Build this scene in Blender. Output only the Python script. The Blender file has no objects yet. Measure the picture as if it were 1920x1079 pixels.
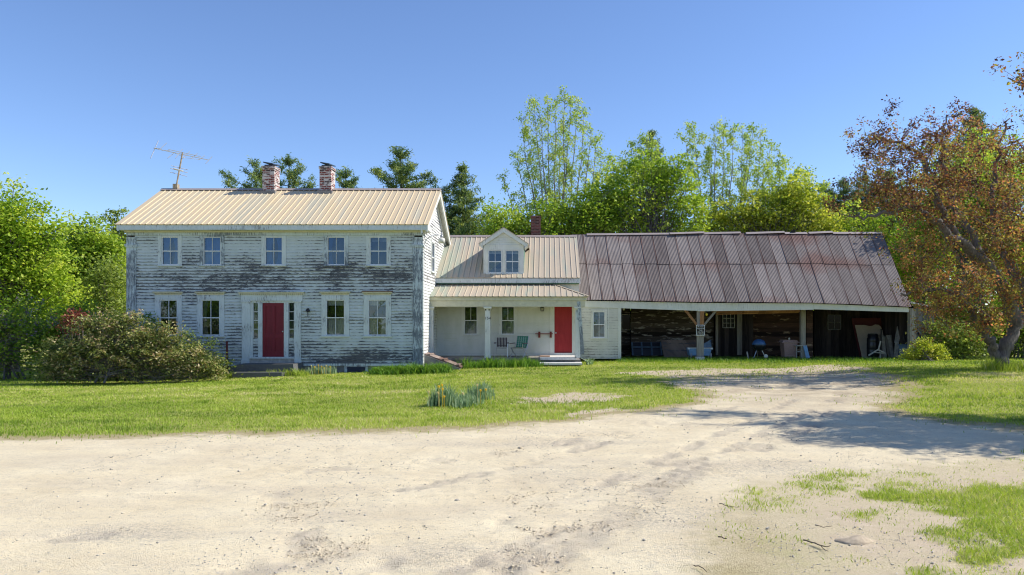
import bpy, math, random
import numpy as np
from mathutils import Vector

R = math.radians
RND = random.Random(7)
scene = bpy.context.scene
col = scene.collection
FPX, PX0, HOR, HC = 1400.0, 1025.0, 600.0, 1.7

def X(px, Y): return (px - PX0) * Y / FPX
def Z(py, Y): return HC + (HOR - py) * Y / FPX
def P(px, py, Y): return (X(px, Y), Y, Z(py, Y))
def G0(px, py):                      # a point on level ground
    Y = HC * FPX / (py - HOR)
    return (X(px, Y), Y)

# ------------------------------------------------------------------ node helper
class G:
    def __init__(s, name):
        s.mat = bpy.data.materials.new(name); s.mat.use_nodes = True
        s.t = s.mat.node_tree; s.t.nodes.clear()
        s.out = s.t.nodes.new('ShaderNodeOutputMaterial')
    def lk(s, v, sock):
        if v is None: return
        if isinstance(v, bpy.types.NodeSocket): s.t.links.new(v, sock)
        else:
            if sock.type == 'RGBA' and not isinstance(v, (int, float)) and len(v) == 3: v = (*v, 1)
            if sock.type == 'RGBA' and isinstance(v, (int, float)): v = (v, v, v, 1)
            sock.default_value = v
    def n(s, typ, ins=None, **attrs):
        nd = s.t.nodes.new('ShaderNode' + typ)
        for k, v in attrs.items(): setattr(nd, k, v)
        for k, v in (ins or {}).items(): s.lk(v, nd.inputs[k])
        return nd
    def obj(s): return s.n('TexCoord').outputs['Object']
    def attr(s, name): return s.n('Attribute', attribute_name=name).outputs['Fac']
    def sep(s, v):
        o = s.n('SeparateXYZ', {0: v}).outputs; return o[0], o[1], o[2]
    def comb(s, a, b, c): return s.n('CombineXYZ', {0: a, 1: b, 2: c}).outputs[0]
    def m(s, op, a, b=0.0, c=0.0, clamp=False):
        nd = s.n('Math', {0: a, 1: b, 2: c}, operation=op); nd.use_clamp = clamp; return nd.outputs[0]
    def mapv(s, v, scale=(1, 1, 1), loc=(0, 0, 0), rot=(0, 0, 0)):
        return s.n('Mapping', {0: v, 1: loc, 2: rot, 3: scale}).outputs[0]
    def noise(s, v, scale, detail=3, rough=.55, dist=0):
        return s.n('TexNoise', {'Vector': v, 'Scale': scale, 'Detail': detail, 'Roughness': rough, 'Distortion': dist}).outputs['Fac']
    def voro(s, v, scale, feature='F1', out='Distance'):
        nd = s.n('TexVoronoi', {'Vector': v, 'Scale': scale}, feature=feature); return nd.outputs[out]
    def ramp(s, f, stops, interp='LINEAR'):
        nd = s.n('ValToRGB', {0: f}); cr = nd.color_ramp; cr.interpolation = interp
        while len(cr.elements) < len(stops): cr.elements.new(.5)
        for e, (p, c) in zip(cr.elements, stops):
            e.position = p
            e.color = (c, c, c, 1) if isinstance(c, (int, float)) else (*c, 1)
        return nd.outputs[0]
    def mix(s, f, a, b, blend='MIX'):
        nd = s.n('Mix', data_type='RGBA', blend_type=blend)
        s.lk(f, nd.inputs[0]); s.lk(a, nd.inputs[6]); s.lk(b, nd.inputs[7]); return nd.outputs[2]
    def step(s, v, lo, hi):
        nd = s.n('MapRange', {0: v, 1: lo, 2: hi, 3: 0., 4: 1.}); nd.clamp = True; return nd.outputs[0]
    def bump(s, h, strength=.3, dist=.02):
        return s.n('Bump', {'Height': h, 'Strength': strength, 'Distance': dist}).outputs[0]
    def pbr(s, color, rough=.7, metal=0., normal=None, spec=.3, **kw):
        nd = s.n('BsdfPrincipled', {'Base Color': color, 'Roughness': rough, 'Metallic': metal, 'Specular IOR Level': spec})
        if normal is not None: s.lk(normal, nd.inputs['Normal'])
        for k, v in kw.items(): s.lk(v, nd.inputs[k])
        return nd.outputs[0]
    def done(s, shader):
        s.t.links.new(shader, s.out.inputs[0]); return s.mat

M = {}
def peel_paint(name, zstops, paint=(.59, .64, .65), wood=(.045, .05, .062), wood2=(.17, .17, .18), horizontal=True, lap=.115, z0=.06, amount=0.):
    g = G(name); v = g.obj(); x, y, z = g.sep(v)
    sc = (1.0, 1.0, 7.0) if horizontal else (7., 7., .9)
    vs = g.mapv(v, sc)
    n1 = g.noise(vs, 3.6, 8, .74); n2 = g.noise(g.mapv(v, (.5, .5, 1.4)), 1.1, 3); n3 = g.noise(g.mapv(v, sc), 9, 4, .7)
    zn = g.m('DIVIDE', g.m('ADD', z, .5), 8.)
    bias = g.ramp(zn, zstops)
    if horizontal:
        q_ = g.m('DIVIDE', g.m('SUBTRACT', z, z0), lap); ix = g.m('FLOOR', q_); fq = g.m('FRACT', q_)
        vb = g.comb(g.m('ADD', x, y), g.m('MULTIPLY', fq, .40), g.m('MULTIPLY', ix, .41))
        n1 = g.m('ADD', g.m('MULTIPLY', g.noise(vb, 5.0, 9, .76), .72), g.m('MULTIPLY', n1, .28))
    s = g.m('ADD', g.m('MULTIPLY', n1, 1.05), g.m('MULTIPLY', n2, .75))
    s = g.m('ADD', s, g.m('MULTIPLY', n3, .45))
    s = g.m('ADD', s, bias)
    if horizontal:
        fr = g.m('FRACT', g.m('DIVIDE', g.m('SUBTRACT', z, z0), lap))
        s = g.m('ADD', s, g.m('MULTIPLY', g.m('POWER', g.m('SUBTRACT', 1., fr), 2.5), .25))  # extra peel at board bottoms, doubling as painted lap shadow lines
    mask = g.step(s, 1.325 - amount, 1.36 - amount)
    grime = g.noise(g.mapv(v, (1.5, 1.5, .8)), 2.2, 5)
    pc = g.mix(g.step(grime, .35, .75), paint, tuple(c * f for c, f in zip(paint, (.86, .88, .84))))
    edge = g.m('MULTIPLY', g.step(s, 1.17 - amount, 1.30 - amount), .30)
    pc = g.mix(edge, pc, (.36, .37, .37))
    wc = g.mix(g.step(g.noise(vs, 4.5, 6, .7), .35, .66), wood, wood2)
    c = g.mix(mask, pc, wc)
    h = g.m('ADD', g.m('MULTIPLY', mask, -.6), g.m('MULTIPLY', n3, .7))
    M[name] = g.done(g.pbr(c, g.mix(mask, .55, .9), normal=g.bump(h, .45, .006)))
peel_paint('peeling clapboard', [(0, .22), (.12, .17), (.20, .04), (.34, .02), (.40, .11), (.47, .19), (.56, .10), (.60, -.04), (.70, -.08), (1, -.05)])
peel_paint('gable clapboard', [(0, -.1), (.3, -.02), (.5, .05), (1, .05)], paint=(.78, .78, .76), wood=(.12, .11, .11), wood2=(.34, .32, .31))
peel_paint('porch clapboard', [(0, -.28), (1, -.33)], paint=(.70, .71, .66), wood=(.22, .22, .22), wood2=(.4, .4, .38), amount=-.22)
peel_paint('shed clapboard', [(0, .10), (.10, .12), (.2, -.05), (.3, -.22), (1, -.2)], paint=(.66, .66, .60), wood=(.16, .14, .12), wood2=(.32, .3, .26), amount=-.08)
peel_paint('worn trim', [(0, .12), (.1, .05), (.3, .02), (.55, .06), (.62, .0), (1, -.1)], paint=(.64, .69, .70), horizontal=False, wood=(.13, .13, .14), wood2=(.30, .30, .31), amount=.05)
peel_paint('corner trim', [(0, .12), (.3, .10), (.55, .10), (.62, .02), (1, -.1)], paint=(.60, .68, .72), horizontal=False, wood=(.10, .12, .15), wood2=(.30, .33, .36), amount=.15)
peel_paint('clean trim', [(0, -.2), (1, -.25)], paint=(.72, .73, .69), horizontal=False, wood=(.25, .25, .24), wood2=(.42, .42, .4))

def plain(name, c, rough=.6, metal=0., var=.12, scale=6, spec=.3, bump=0.):
    g = G(name); v = g.obj(); n = g.noise(v, scale, 5, .6)
    cc = g.mix(g.step(n, .3, .7), tuple(a * (1 - var) for a in c), tuple(min(1, a * (1 + var)) for a in c))
    M[name] = g.done(g.pbr(cc, rough, metal, spec=spec, normal=g.bump(n, bump, .01) if bump else None))
plain('cream trim', (.60, .57, .42), .6)
plain('sash white', (.74, .76, .77), .5)
plain('porch ceiling', (.60, .60, .54), .7)
plain('dark iron', (.02, .02, .022), .5)
plain('black plastic', (.012, .014, .02), .35, spec=.5)
plain('red iron', (.22, .05, .04), .6)
plain('granite', (.12, .12, .12), .85, var=.3, scale=30, bump=.3)
plain('step stone', (.62, .60, .56), .85, var=.15, scale=14, bump=.2)
plain('foundation stone', (.22, .21, .20), .9, var=.35, scale=5, bump=.5)
plain('galvanised', (.52, .52, .50), .4, .6)
plain('rusty mast', (.42, .34, .24), .7, .2, var=.4, scale=9)
plain('lamp enamel', (.66, .64, .58), .4)
plain('curtain cloth', (.50, .50, .46), .9)
plain('sky tinted curtain', (.05, .14, .38), .9)  # blue sky reflection of the upper panes put into the cloth colour
plain('grey curtain', (.22, .23, .22), .9)
plain('dark blind', (.06, .07, .08), .9)
plain('room shade', (.03, .03, .03), .9)  # near black painted in for the shade of unlit rooms
plain('brown slat', (.07, .045, .05), .5)
plain('green webbing', (.01, .20, .12), .5)
plain('white webbing', (.55, .62, .58), .5)
plain('aluminium', (.6, .6, .6), .3, .8)
plain('dull steel', (.35, .36, .38), .45, .6)
plain('cart blue', (.20, .36, .58), .6, var=.2)
plain('faded blue', (.14, .22, .33), .7, var=.3)
plain('grill blue', (.04, .11, .26), .25, spec=.6)
plain('hamper brown', (.40, .27, .25), .7, var=.25, scale=25)
plain('tan board', (.52, .43, .34), .8, var=.08)
plain('maroon board', (.13, .035, .035), .7)
plain('pale plank', (.42, .40, .36), .85, var=.3, scale=8)
plain('mat brown', (.42, .23, .13), .9, scale=40)
plain('bulb yellow', (.75, .55, .05), .4)
plain('white paint', (.8, .8, .8), .5, var=.03)
plain('sign black', (.012, .014, .016), .4, var=.05)
plain('cable black', (.02, .02, .02), .6)
plain('pebble', (.50, .45, .38), .9, var=.4, scale=25)
plain('clod', (.60, .50, .36), .95, var=.25, scale=20)
plain('mound', (.42, .34, .24), .95, var=.25, scale=20, bump=.5)
plain('twig', (.10, .075, .055), .9, var=.3, scale=20)
plain('petal', (.90, .55, .04), .6, var=.2, scale=30)
plain('pale petal', (.78, .62, .30), .6, var=.2, scale=30)

def wood_boards(name, a, b, vertical, width=.2, spots=None, rough=.9):
    g = G(name); v = g.obj(); x, y, z = g.sep(v)
    u = g.m('ADD', x, g.m('MULTIPLY', y, 1.0))
    across, along = (u, z) if vertical else (z, u)
    idx = g.m('FLOOR', g.m('DIVIDE', across, width))
    wn = g.n('TexWhiteNoise', {'W': idx}, noise_dimensions='1D').outputs['Value']
    vv = g.comb(g.m('MULTIPLY', across, 9), g.m('MULTIPLY', along, .8), g.m('MULTIPLY', idx, 3.7))
    n = g.noise(vv, 2.2, 6, .65)
    f = g.m('ADD', g.m('MULTIPLY', n, .8), g.m('MULTIPLY', g.m('SUBTRACT', wn, .5), .45))
    c = g.mix(g.step(f, .25, .75), a, b)
    if spots:
        sp = g.noise(g.comb(g.m('MULTIPLY', u, .8), g.m('MULTIPLY', z, 3.0), 0), 2.0, 5, .6)
        c = g.mix(g.step(sp, spots[0], spots[0] + .07), c, spots[1])
    M[name] = g.done(g.pbr(c, rough, normal=g.bump(n, .5, .01)))
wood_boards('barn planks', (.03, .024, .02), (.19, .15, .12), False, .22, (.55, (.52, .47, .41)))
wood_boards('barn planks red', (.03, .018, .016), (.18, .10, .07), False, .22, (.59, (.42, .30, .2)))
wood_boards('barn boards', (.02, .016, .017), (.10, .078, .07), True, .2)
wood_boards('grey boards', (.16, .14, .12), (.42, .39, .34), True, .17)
wood_boards('raw timber', (.22, .11, .05), (.46, .24, .11), True, .4)
wood_boards('grey timber', (.20, .18, .16), (.44, .41, .36), True, .4)
wood_boards('rough sheet', (.18, .13, .11), (.46, .36, .30), True, .9, (.56, (.12, .11, .12)))
wood_boards('dark door wood', (.04, .045, .065), (.12, .13, .17), False, .3)
wood_boards('red planks', (.16, .10, .08), (.36, .29, .25), False, .12)

def bark(name, a, b):
    g = G(name); v = g.obj(); n = g.noise(g.mapv(v, (6, 6, 1.2)), 3, 6, .7)
    M[name] = g.done(g.pbr(g.mix(g.step(n, .3, .7), a, b), .95, normal=g.bump(n, .8, .03)))
bark('bark grey', (.07, .06, .055), (.24, .21, .19)); bark('bark dark', (.03, .025, .022), (.10, .085, .075))
bark('bark pale', (.12, .11, .10), (.34, .32, .29))

# metal roofs
g = G('tan metal roof'); v = g.obj(); x, y, z = g.sep(v)
st = g.noise(g.comb(g.m('MULTIPLY', x, 2.2), g.m('MULTIPLY', y, .25), 0), 1.6, 4)
fine = g.noise(g.mapv(v, (3, 1, 1)), 7, 4)
c = g.mix(g.step(st, .50, .68), (.64, .50, .31), (.50, .46, .34))
c = g.mix(g.m('MULTIPLY', g.step(fine, .35, .75), .4), c, (.53, .43, .28))
for c0_, c1_ in ((-1.75, -.95), (.75, 1.45)):
    mk = g.m('MULTIPLY', g.m('MULTIPLY', g.step(x, c0_ - .12, c0_ + .15), g.step(x, c1_ + .12, c1_ - .15)), g.step(g.noise(g.comb(g.m('MULTIPLY', x, 5), g.m('MULTIPLY', y, .5), 0), 2, 4), .3, .6)); c = g.mix(g.m('MULTIPLY', mk, .6), c, (.40, .40, .31))
M['tan metal roof'] = g.done(g.pbr(c, .42, .0, spec=.4, normal=g.bump(fine, .05, .01)))
g = G('tan metal old'); v = g.obj(); x, y, z = g.sep(v)
st = g.noise(g.comb(g.m('MULTIPLY', x, 2.2), g.m('MULTIPLY', y, .25), 0), 1.6, 4)
fine = g.noise(g.mapv(v, (3, 1, 1)), 7, 4)
left = g.step(x, -1.2, -3.3)
c = g.mix(g.step(g.m('ADD', st, g.m('MULTIPLY', left, .22)), .52, .72), (.50, .41, .30), (.34, .38, .30))
c = g.mix(g.m('MULTIPLY', g.step(fine, .35, .75), .4), c, (.42, .36, .27))
M['tan metal old'] = g.done(g.pbr(c, .45, .0, spec=.4))
plain('green flashing', (.07, .17, .13), .5); plain('ridge metal', (.36, .30, .27), .5, .2)
plain('dark ridge', (.05, .07, .11), .5)

g = G('rusty corrugated'); v = g.obj(); x, y, z = g.sep(v)
a = g.attr('seam'); b = g.attr('sheet')
n = g.noise(g.mapv(v, (2.5, .5, .5)), 1.5, 6, .65); n2 = g.noise(v, .5, 4); n3 = g.noise(v, 14, 4, .7)
base = g.mix(g.step(g.m('ADD', g.m('MULTIPLY', n, .55), g.m('MULTIPLY', b, .62)), .3, .85), (.125, .102, .095), (.275, .24, .222))
red_ = g.m('MULTIPLY', g.m('MULTIPLY', g.step(x, 2.2, 3.6), g.step(x, 6.6, 4.6)), g.step(z, 3.5, 4.4))
rust = g.step(g.m('ADD', g.m('MULTIPLY', red_, .17), g.m('ADD', g.m('MULTIPLY', a, .30), g.m('ADD', g.m('MULTIPLY', n2, .62), g.m('MULTIPLY', n3, .26)))), .56, .74)
c = g.mix(g.m('MULTIPLY', rust, .6), base, (.17, .07, .05))
c = g.mix(g.m('MULTIPLY', g.step(a, .84, .97), .75), c, (.04, .022, .02))
M['rusty corrugated'] = g.done(g.pbr(c, .75, .0, spec=.12, normal=g.bump(n3, .12, .01)))

def brick(name, cols, mortar, white):
    g = G(name); v = g.obj(); x, y, z = g.sep(v)
    vv = g.comb(g.m('ADD', x, y), z, 0)
    br = g.n('TexBrick', {'Vector': vv, 'Color1': (0, 0, 0, 1), 'Color2': (1, 1, 1, 1), 'Mortar': (.5, .5, .5, 1), 'Scale': 1., 'Mortar Size': .010, 'Mortar Smooth': .2, 'Bias': 0., 'Brick Width': .20, 'Row Height': .072})
    idx = br.outputs['Color']; fac = br.outputs['Fac']
    c = g.ramp(idx, [(0, cols[0]), (.35, cols[1]), (.6, cols[2]), (1, cols[3])], 'CONSTANT')
    n = g.noise(g.mapv(v, (1, 1, 3)), 3.0, 4)
    c = g.mix(g.step(n, white, white + .06), c, (.58, .53, .50))
    c = g.mix(fac, c, mortar)
    M[name] = g.done(g.pbr(c, .9, normal=g.bump(fac, -.4, .01)))
brick('old brick', [(.05, .02, .02), (.24, .055, .04), (.17, .035, .03), (.44, .36, .34)], (.50, .46, .43), .50)
brick('plain brick', [(.06, .025, .02), (.15, .05, .04), (.11, .035, .03), (.2, .08, .06)], (.19, .14, .12), .72)

g = G('red door'); v = g.obj(); n = g.noise(g.mapv(v, (4, 4, .8)), 3, 5)
M['red door'] = g.done(g.pbr(g.mix(g.step(n, .3, .7), (.16, .010, .022), (.21, .016, .030)), .45))
g = G('bright red door'); v = g.obj(); n = g.noise(g.mapv(v, (4, 4, .8)), 3, 5)
M['bright red door'] = g.done(g.pbr(g.mix(g.step(n, .3, .7), (.30, .018, .022), (.37, .027, .030)), .5))

g = G('window glass')
fr = g.n('Fresnel', {'IOR': 1.5}).outputs[0]
fac = g.m('ADD', g.m('MULTIPLY', fr, .9), .075, clamp=True)
gn = g.noise(g.obj(), 3.0, 2)
gl = g.n('BsdfGlossy', {'Color': (.62, .80, 1, 1), 'Roughness': .01, 'Normal': g.bump(gn, .12, .02)}).outputs[0]
tr = g.n('BsdfTransparent', {'Color': (.80, .84, .86, 1)}).outputs[0]
M['window glass'] = g.done(g.n('MixShader', {0: fac, 1: tr, 2: gl}).outputs[0])

def leaf(name, stops, trans=.35, rough=.55):
    g = G(name); a = g.attr('rnd'); c = g.ramp(a, stops)
    d = g.pbr(c, rough, spec=.25)
    t = g.n('BsdfTranslucent', {'Color': g.mix(.5, c, g.mix(1., c, (1.5, 1.4, .5), 'MULTIPLY'))}).outputs[0]
    M[name] = g.done(g.n('MixShader', {0: trans, 1: d, 2: t}).outputs[0])
g = G('dark glass'); M['dark glass'] = g.done(g.pbr((.008, .016, .014), .05, spec=.08))
leaf('leaf bright', [(0, (.15, .27, .02)), (.5, (.40, .54, .05)), (1, (.64, .70, .13))], .5)
leaf('leaf spring', [(0, (.16, .28, .04)), (.5, (.38, .50, .10)), (1, (.60, .64, .16))], .5)
leaf('leaf mid', [(0, (.13, .25, .025)), (.5, (.33, .46, .05)), (1, (.58, .65, .11))], .5)
leaf('leaf dark', [(0, (.06, .15, .02)), (.5, (.21, .33, .04)), (1, (.46, .54, .09))], .5)
leaf('leaf yellow', [(0, (.20, .29, .03)), (.5, (.44, .50, .06)), (1, (.66, .64, .13))], .5)
leaf('leaf olive', [(0, (.12, .18, .035)), (.5, (.26, .34, .07)), (1, (.44, .50, .13))], .45)
leaf('leaf crab', [(0, (.06, .03, .028)), (.28, (.16, .07, .05)), (.46, (.33, .145, .07)), (.56, (.21, .20, .055)), (.74, (.42, .40, .10)), (.86, (.50, .26, .085)), (1, (.58, .21, .13))], .5)
leaf('needle', [(0, (.035, .08, .04)), (.5, (.15, .24, .07)), (1, (.46, .50, .13))], .35)
leaf('leaf rhodo', [(0, (.06, .09, .025)), (.35, (.17, .22, .055)), (.62, (.34, .36, .11)), (.78, (.46, .42, .18)), (.9, (.40, .24, .16)), (1, (.62, .52, .30))], .35)
leaf('lilac bloom', [(0, (.16, .12, .22)), (1, (.36, .29, .40))], .2)
leaf('red shoot', [(0, (.14, .035, .025)), (1, (.36, .11, .07))], .3)
leaf('grass blade', [(0, (.15, .24, .03)), (.4, (.30, .42, .045)), (.72, (.45, .54, .085)), (.9, (.58, .59, .18)), (1, (.70, .64, .38))], .4)
leaf('lush blade', [(0, (.04, .13, .012)), (.5, (.14, .29, .03)), (1, (.30, .44, .06))], .42)
leaf('daffodil leaf', [(0, (.07, .15, .06)), (.5, (.24, .36, .19)), (1, (.55, .64, .44))], .3)

# ------------------------------------------------------------------ mesh helper
class MB:
    def __init__(s, frame=None):
        s.v = []; s.f = []; s.fr = frame
    def add(s, pts):
        k = len(s.v)
        s.v.extend([s.fr(*p) if s.fr else tuple(p) for p in pts]); return k
    def face(s, pts):
        k = s.add(pts); s.f.append(tuple(range(k, k + len(pts))))
    def box(s, a0, a1, b0, b1, c0, c1):
        k = s.add([(a0, b0, c0), (a1, b0, c0), (a1, b1, c0), (a0, b1, c0), (a0, b0, c1), (a1, b0, c1), (a1, b1, c1), (a0, b1, c1)])
        for q in ((0, 3, 2, 1), (4, 5, 6, 7), (0, 1, 5, 4), (1, 2, 6, 5), (2, 3, 7, 6), (3, 0, 4, 7)): s.f.append(tuple(k + i for i in q))
    def hexa(s, p8):                 # 4 bottom, 4 top corners
        k = s.add(p8)
        for q in ((0, 3, 2, 1), (4, 5, 6, 7), (0, 1, 5, 4), (1, 2, 6, 5), (2, 3, 7, 6), (3, 0, 4, 7)): s.f.append(tuple(k + i for i in q))
    def prism(s, poly, d):           # polygon extruded by vector d
        n = len(poly); q = [tuple(a + b for a, b in zip(p, d)) for p in poly]
        k = s.add(list(poly) + q)
        s.f.append(tuple(range(k + n - 1, k - 1, -1))); s.f.append(tuple(range(k + n, k + 2 * n)))
        for i in range(n):
            j = (i + 1) % n; s.f.append((k + i, k + j, k + n + j, k + n + i))
    def bar(s, p0, p1, w, h, up=(0, 0, 1)):
        a, b = Vector(p0), Vector(p1); d = (b - a).normalized(); u = Vector(up)
        if abs(d.dot(u)) > .95: u = Vector((0, 1, 0))
        sx = d.cross(u).normalized(); sy = sx.cross(d).normalized()
        o = [(-1, -1), (1, -1), (1, 1), (-1, 1)]
        s.hexa([tuple(a + sx * (i * w / 2) + sy * (j * h / 2)) for i, j in o] + [tuple(b + sx * (i * w / 2) + sy * (j * h / 2)) for i, j in o])
    def tube(s, path, radii, n=6, cap=True):
        pts = [Vector(p) for p in path]
        if not hasattr(radii, '__len__'): radii = [radii] * len(pts)
        rings = []; ref = None
        for i, p in enumerate(pts):
            d = (pts[min(i + 1, len(pts) - 1)] - pts[max(i - 1, 0)])
            if d.length < 1e-9: d = Vector((0, 0, 1))
            d.normalize()
            if ref is None: ref = d.orthogonal().normalized()
            ref = (ref - d * ref.dot(d))
            ref = ref.normalized() if ref.length > 1e-6 else d.orthogonal().normalized()
            b = d.cross(ref)
            rings.append(s.add([tuple(p + (ref * math.cos(2 * math.pi * k / n) + b * math.sin(2 * math.pi * k / n)) * radii[i]) for k in range(n)]))
        for a, b in zip(rings, rings[1:]):
            for k in range(n): s.f.append((a + k, a + (k + 1) % n, b + (k + 1) % n, b + k))
        if cap:
            s.f.append(tuple(rings[0] + k for k in range(n - 1, -1, -1))); s.f.append(tuple(rings[-1] + k for k in range(n)))
    def lathe(s, c, prof, n=20):     # prof: (r, z) about a vertical axis at c
        rings = [s.add([(c[0] + r * math.cos(2 * math.pi * k / n), c[1] + r * math.sin(2 * math.pi * k / n), c[2] + z) for k in range(n)]) for r, z in prof]
        for a, b in zip(rings, rings[1:]):
            for k in range(n): s.f.append((a + k, a + (k + 1) % n, b + (k + 1) % n, b + k))
        s.f.append(tuple(rings[0] + k for k in range(n - 1, -1, -1))); s.f.append(tuple(rings[-1] + k for k in range(n)))
    def build(s, name, mat, parent=None, smooth=False, label=None):
        off = rootloc(parent)
        me = bpy.data.meshes.new(name)
        me.from_pydata([(a - off[0], b - off[1], c - off[2]) for a, b, c in s.v], [], s.f)
        me.materials.append(M[mat])
        if smooth: me.polygons.foreach_set('use_smooth', [True] * len(me.polygons))
        me.update()
        o = bpy.data.objects.new(name, me); col.objects.link(o); o.parent = parent
        if label: o['label'] = label
        return o

def rootloc(o):
    if o is None: return (0, 0, 0)
    while o.parent: o = o.parent
    return tuple(o.location)

def tag(o, label, cat, group=None, kind=None):
    if label: o['label'] = label
    if cat: o['category'] = cat
    if group: o['group'] = group
    if kind: o['kind'] = kind
    return o
def thing(name, loc, label, cat, group=None):
    o = bpy.data.objects.new(name, None); col.objects.link(o); o.location = loc; o.empty_display_size = .2
    return tag(o, label, cat, group)

def np_mesh(name, verts, quads, mat, parent=None, attrs=None, smooth=False, k=4):
    off = np.array(rootloc(parent)); verts = np.asarray(verts, float) - off
    me = bpy.data.meshes.new(name); nq = len(quads)
    me.vertices.add(len(verts)); me.vertices.foreach_set('co', verts.astype(np.float32).ravel())
    me.loops.add(nq * k); me.loops.foreach_set('vertex_index', np.asarray(quads, np.int32).ravel())
    me.polygons.add(nq); me.polygons.foreach_set('loop_start', np.arange(0, nq * k, k, dtype=np.int32))
    me.polygons.foreach_set('loop_total', np.full(nq, k, np.int32))
    if smooth: me.polygons.foreach_set('use_smooth', np.ones(nq, bool))
    for nm, (dom, arr) in (attrs or {}).items():
        at = me.attributes.new(nm, 'FLOAT', dom); at.data.foreach_set('value', np.asarray(arr, np.float32))
    me.materials.append(M[mat]); me.update(calc_edges=True)
    o = bpy.data.objects.new(name, me); col.objects.link(o); o.parent = parent
    return o

# numpy value noise
def vnoise(x, y, seed=0):
    xi = np.floor(x).astype(np.int64); yi = np.floor(y).astype(np.int64); fx = x - xi; fy = y - yi
    def h(a, b):
        n = (a * 374761393 + b * 668265263 + seed * 974711) & 0x7fffffff
        n = ((n ^ (n >> 13)) * 1274126177) & 0x7fffffff
        return ((n ^ (n >> 16)) & 0xffff) / 65535.
    u = fx * fx * (3 - 2 * fx); w = fy * fy * (3 - 2 * fy)
    return (h(xi, yi) * (1 - u) + h(xi + 1, yi) * u) * (1 - w) + (h(xi, yi + 1) * (1 - u) + h(xi + 1, yi + 1) * u) * w
def fbm(x, y, oct=4, seed=0):
    s = 0; a = .5; t = 0
    for i in range(oct):
        s = s + a * vnoise(x * 2 ** i, y * 2 ** i, seed + i); t += a; a *= .55
    return s / t
def sstep(a, b, x):
    t = np.clip((np.asarray(x, float) - a) / (b - a), 0, 1); return t * t * (3 - 2 * t)

# ------------------------------------------------------------------ camera, sun, sky
cam = bpy.data.cameras.new('camera'); co = bpy.data.objects.new('camera', cam); col.objects.link(co)
co.location = (0, 0, HC); co.rotation_euler = (R(90), 0, 0)
cam.sensor_width = 36; cam.lens = FPX / 1920 * 36; cam.clip_end = 3000; cam.clip_start = .05
cam.shift_x = -(PX0 - 960) / 1920; cam.shift_y = (HOR - 539.5) / 1920
scene.camera = co
SUN = Vector((1.12, .14, 1.0)).normalized()
sl = bpy.data.lights.new('sun', 'SUN'); so = bpy.data.objects.new('sun', sl); col.objects.link(so)
sl.energy = 4.7; sl.angle = R(.5); sl.color = (1, .95, .86)
so.rotation_euler = SUN.to_track_quat('Z', 'Y').to_euler()
w = bpy.data.worlds.new('World'); scene.world = w; w.use_nodes = True
nt = w.node_tree; bg = nt.nodes['Background']
sky = nt.nodes.new('ShaderNodeTexSky'); sky.sky_type = 'NISHITA'; sky.sun_disc = False
sky.sun_elevation = math.asin(SUN.z); sky.sun_rotation = math.atan2(SUN.x, SUN.y)
sky.air_density = 1.0; sky.dust_density = .0; sky.ozone_density = 4.0; sky.altitude = 600
tint = nt.nodes.new('ShaderNodeMix'); tint.data_type = 'RGBA'; tint.blend_type = 'MULTIPLY'; tint.inputs[0].default_value = 1; tint.inputs[7].default_value = (.93, .955, 1.08, 1)
nt.links.new(sky.outputs[0], tint.inputs[6]); nt.links.new(tint.outputs[2], bg.inputs[0]); bg.inputs[1].default_value = .132
scene.view_settings.view_transform = 'Standard'; scene.view_settings.look = 'None'
scene.view_settings.exposure = .42; scene.view_settings.gamma = 1
scene.cycles.max_bounces = 8; scene.cycles.transparent_max_bounces = 12
scene.cycles.use_denoising = True; scene.cycles.denoising_prefilter = 'ACCURATE'; scene.cycles.filter_width = 1.15; scene.cycles.use_adaptive_sampling = False; scene.cycles.sample_clamp_indirect = 3; scene.cycles.caustics_reflective = False; scene.cycles.caustics_refractive = False

# ------------------------------------------------------------------ ground
def gz(x, y):
    x = np.asarray(x, float); y = np.asarray(y, float)
    b = -.09 - .03 * sstep(3, 0, x) - .14 * sstep(0, -6, x) - .26 * sstep(-6, -16, x)
    return b * sstep(9, 19, y) + .24 * sstep(7, 13, x) * sstep(13, 20, y) * sstep(31, 27, y) + .03 * (fbm(x * .35, y * .35, 3, 5) - .5)

def poly_sd(px, py, poly):
    inside = np.zeros(px.shape, bool); d2 = np.full(px.shape, 1e18); n = len(poly)
    for i in range(n):
        x0, y0 = poly[i]; x1, y1 = poly[(i + 1) % n]
        ex, ey = x1 - x0, y1 - y0; t = np.clip(((px - x0) * ex + (py - y0) * ey) / (ex * ex + ey * ey + 1e-12), 0, 1)
        d2 = np.minimum(d2, (px - x0 - t * ex) ** 2 + (py - y0 - t * ey) ** 2)
        c = ((y0 > py) != (y1 > py)) & (px < (x1 - x0) * (py - y0) / (y1 - y0 + 1e-12) + x0)
        inside ^= c
    return np.where(inside, 1, -1) * np.sqrt(d2)
GRAV = [(-70, 11.6)] + [G0(*q) for q in [(0, 818), (250, 814), (500, 810), (750, 804), (900, 798), (1000, 791), (1100, 780), (1200, 767), (1290, 753), (1350, 739), (1310, 724), (1270, 712), (1310, 703), (1450, 699), (1600, 700), (1680, 709), (1700, 722), (1680, 742), (1640, 757), (1690, 777), (1780, 792), (1920, 801)]] + [(40, 12.0), (40, 8.6)] + [G0(*q) for q in [(1920, 868), (1760, 878), (1600, 888), (1490, 912), (1440, 955), (1415, 1010), (1400, 1079)]] + [(1.6, 2.5), (2.5, -40), (-70, -40)]
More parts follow.
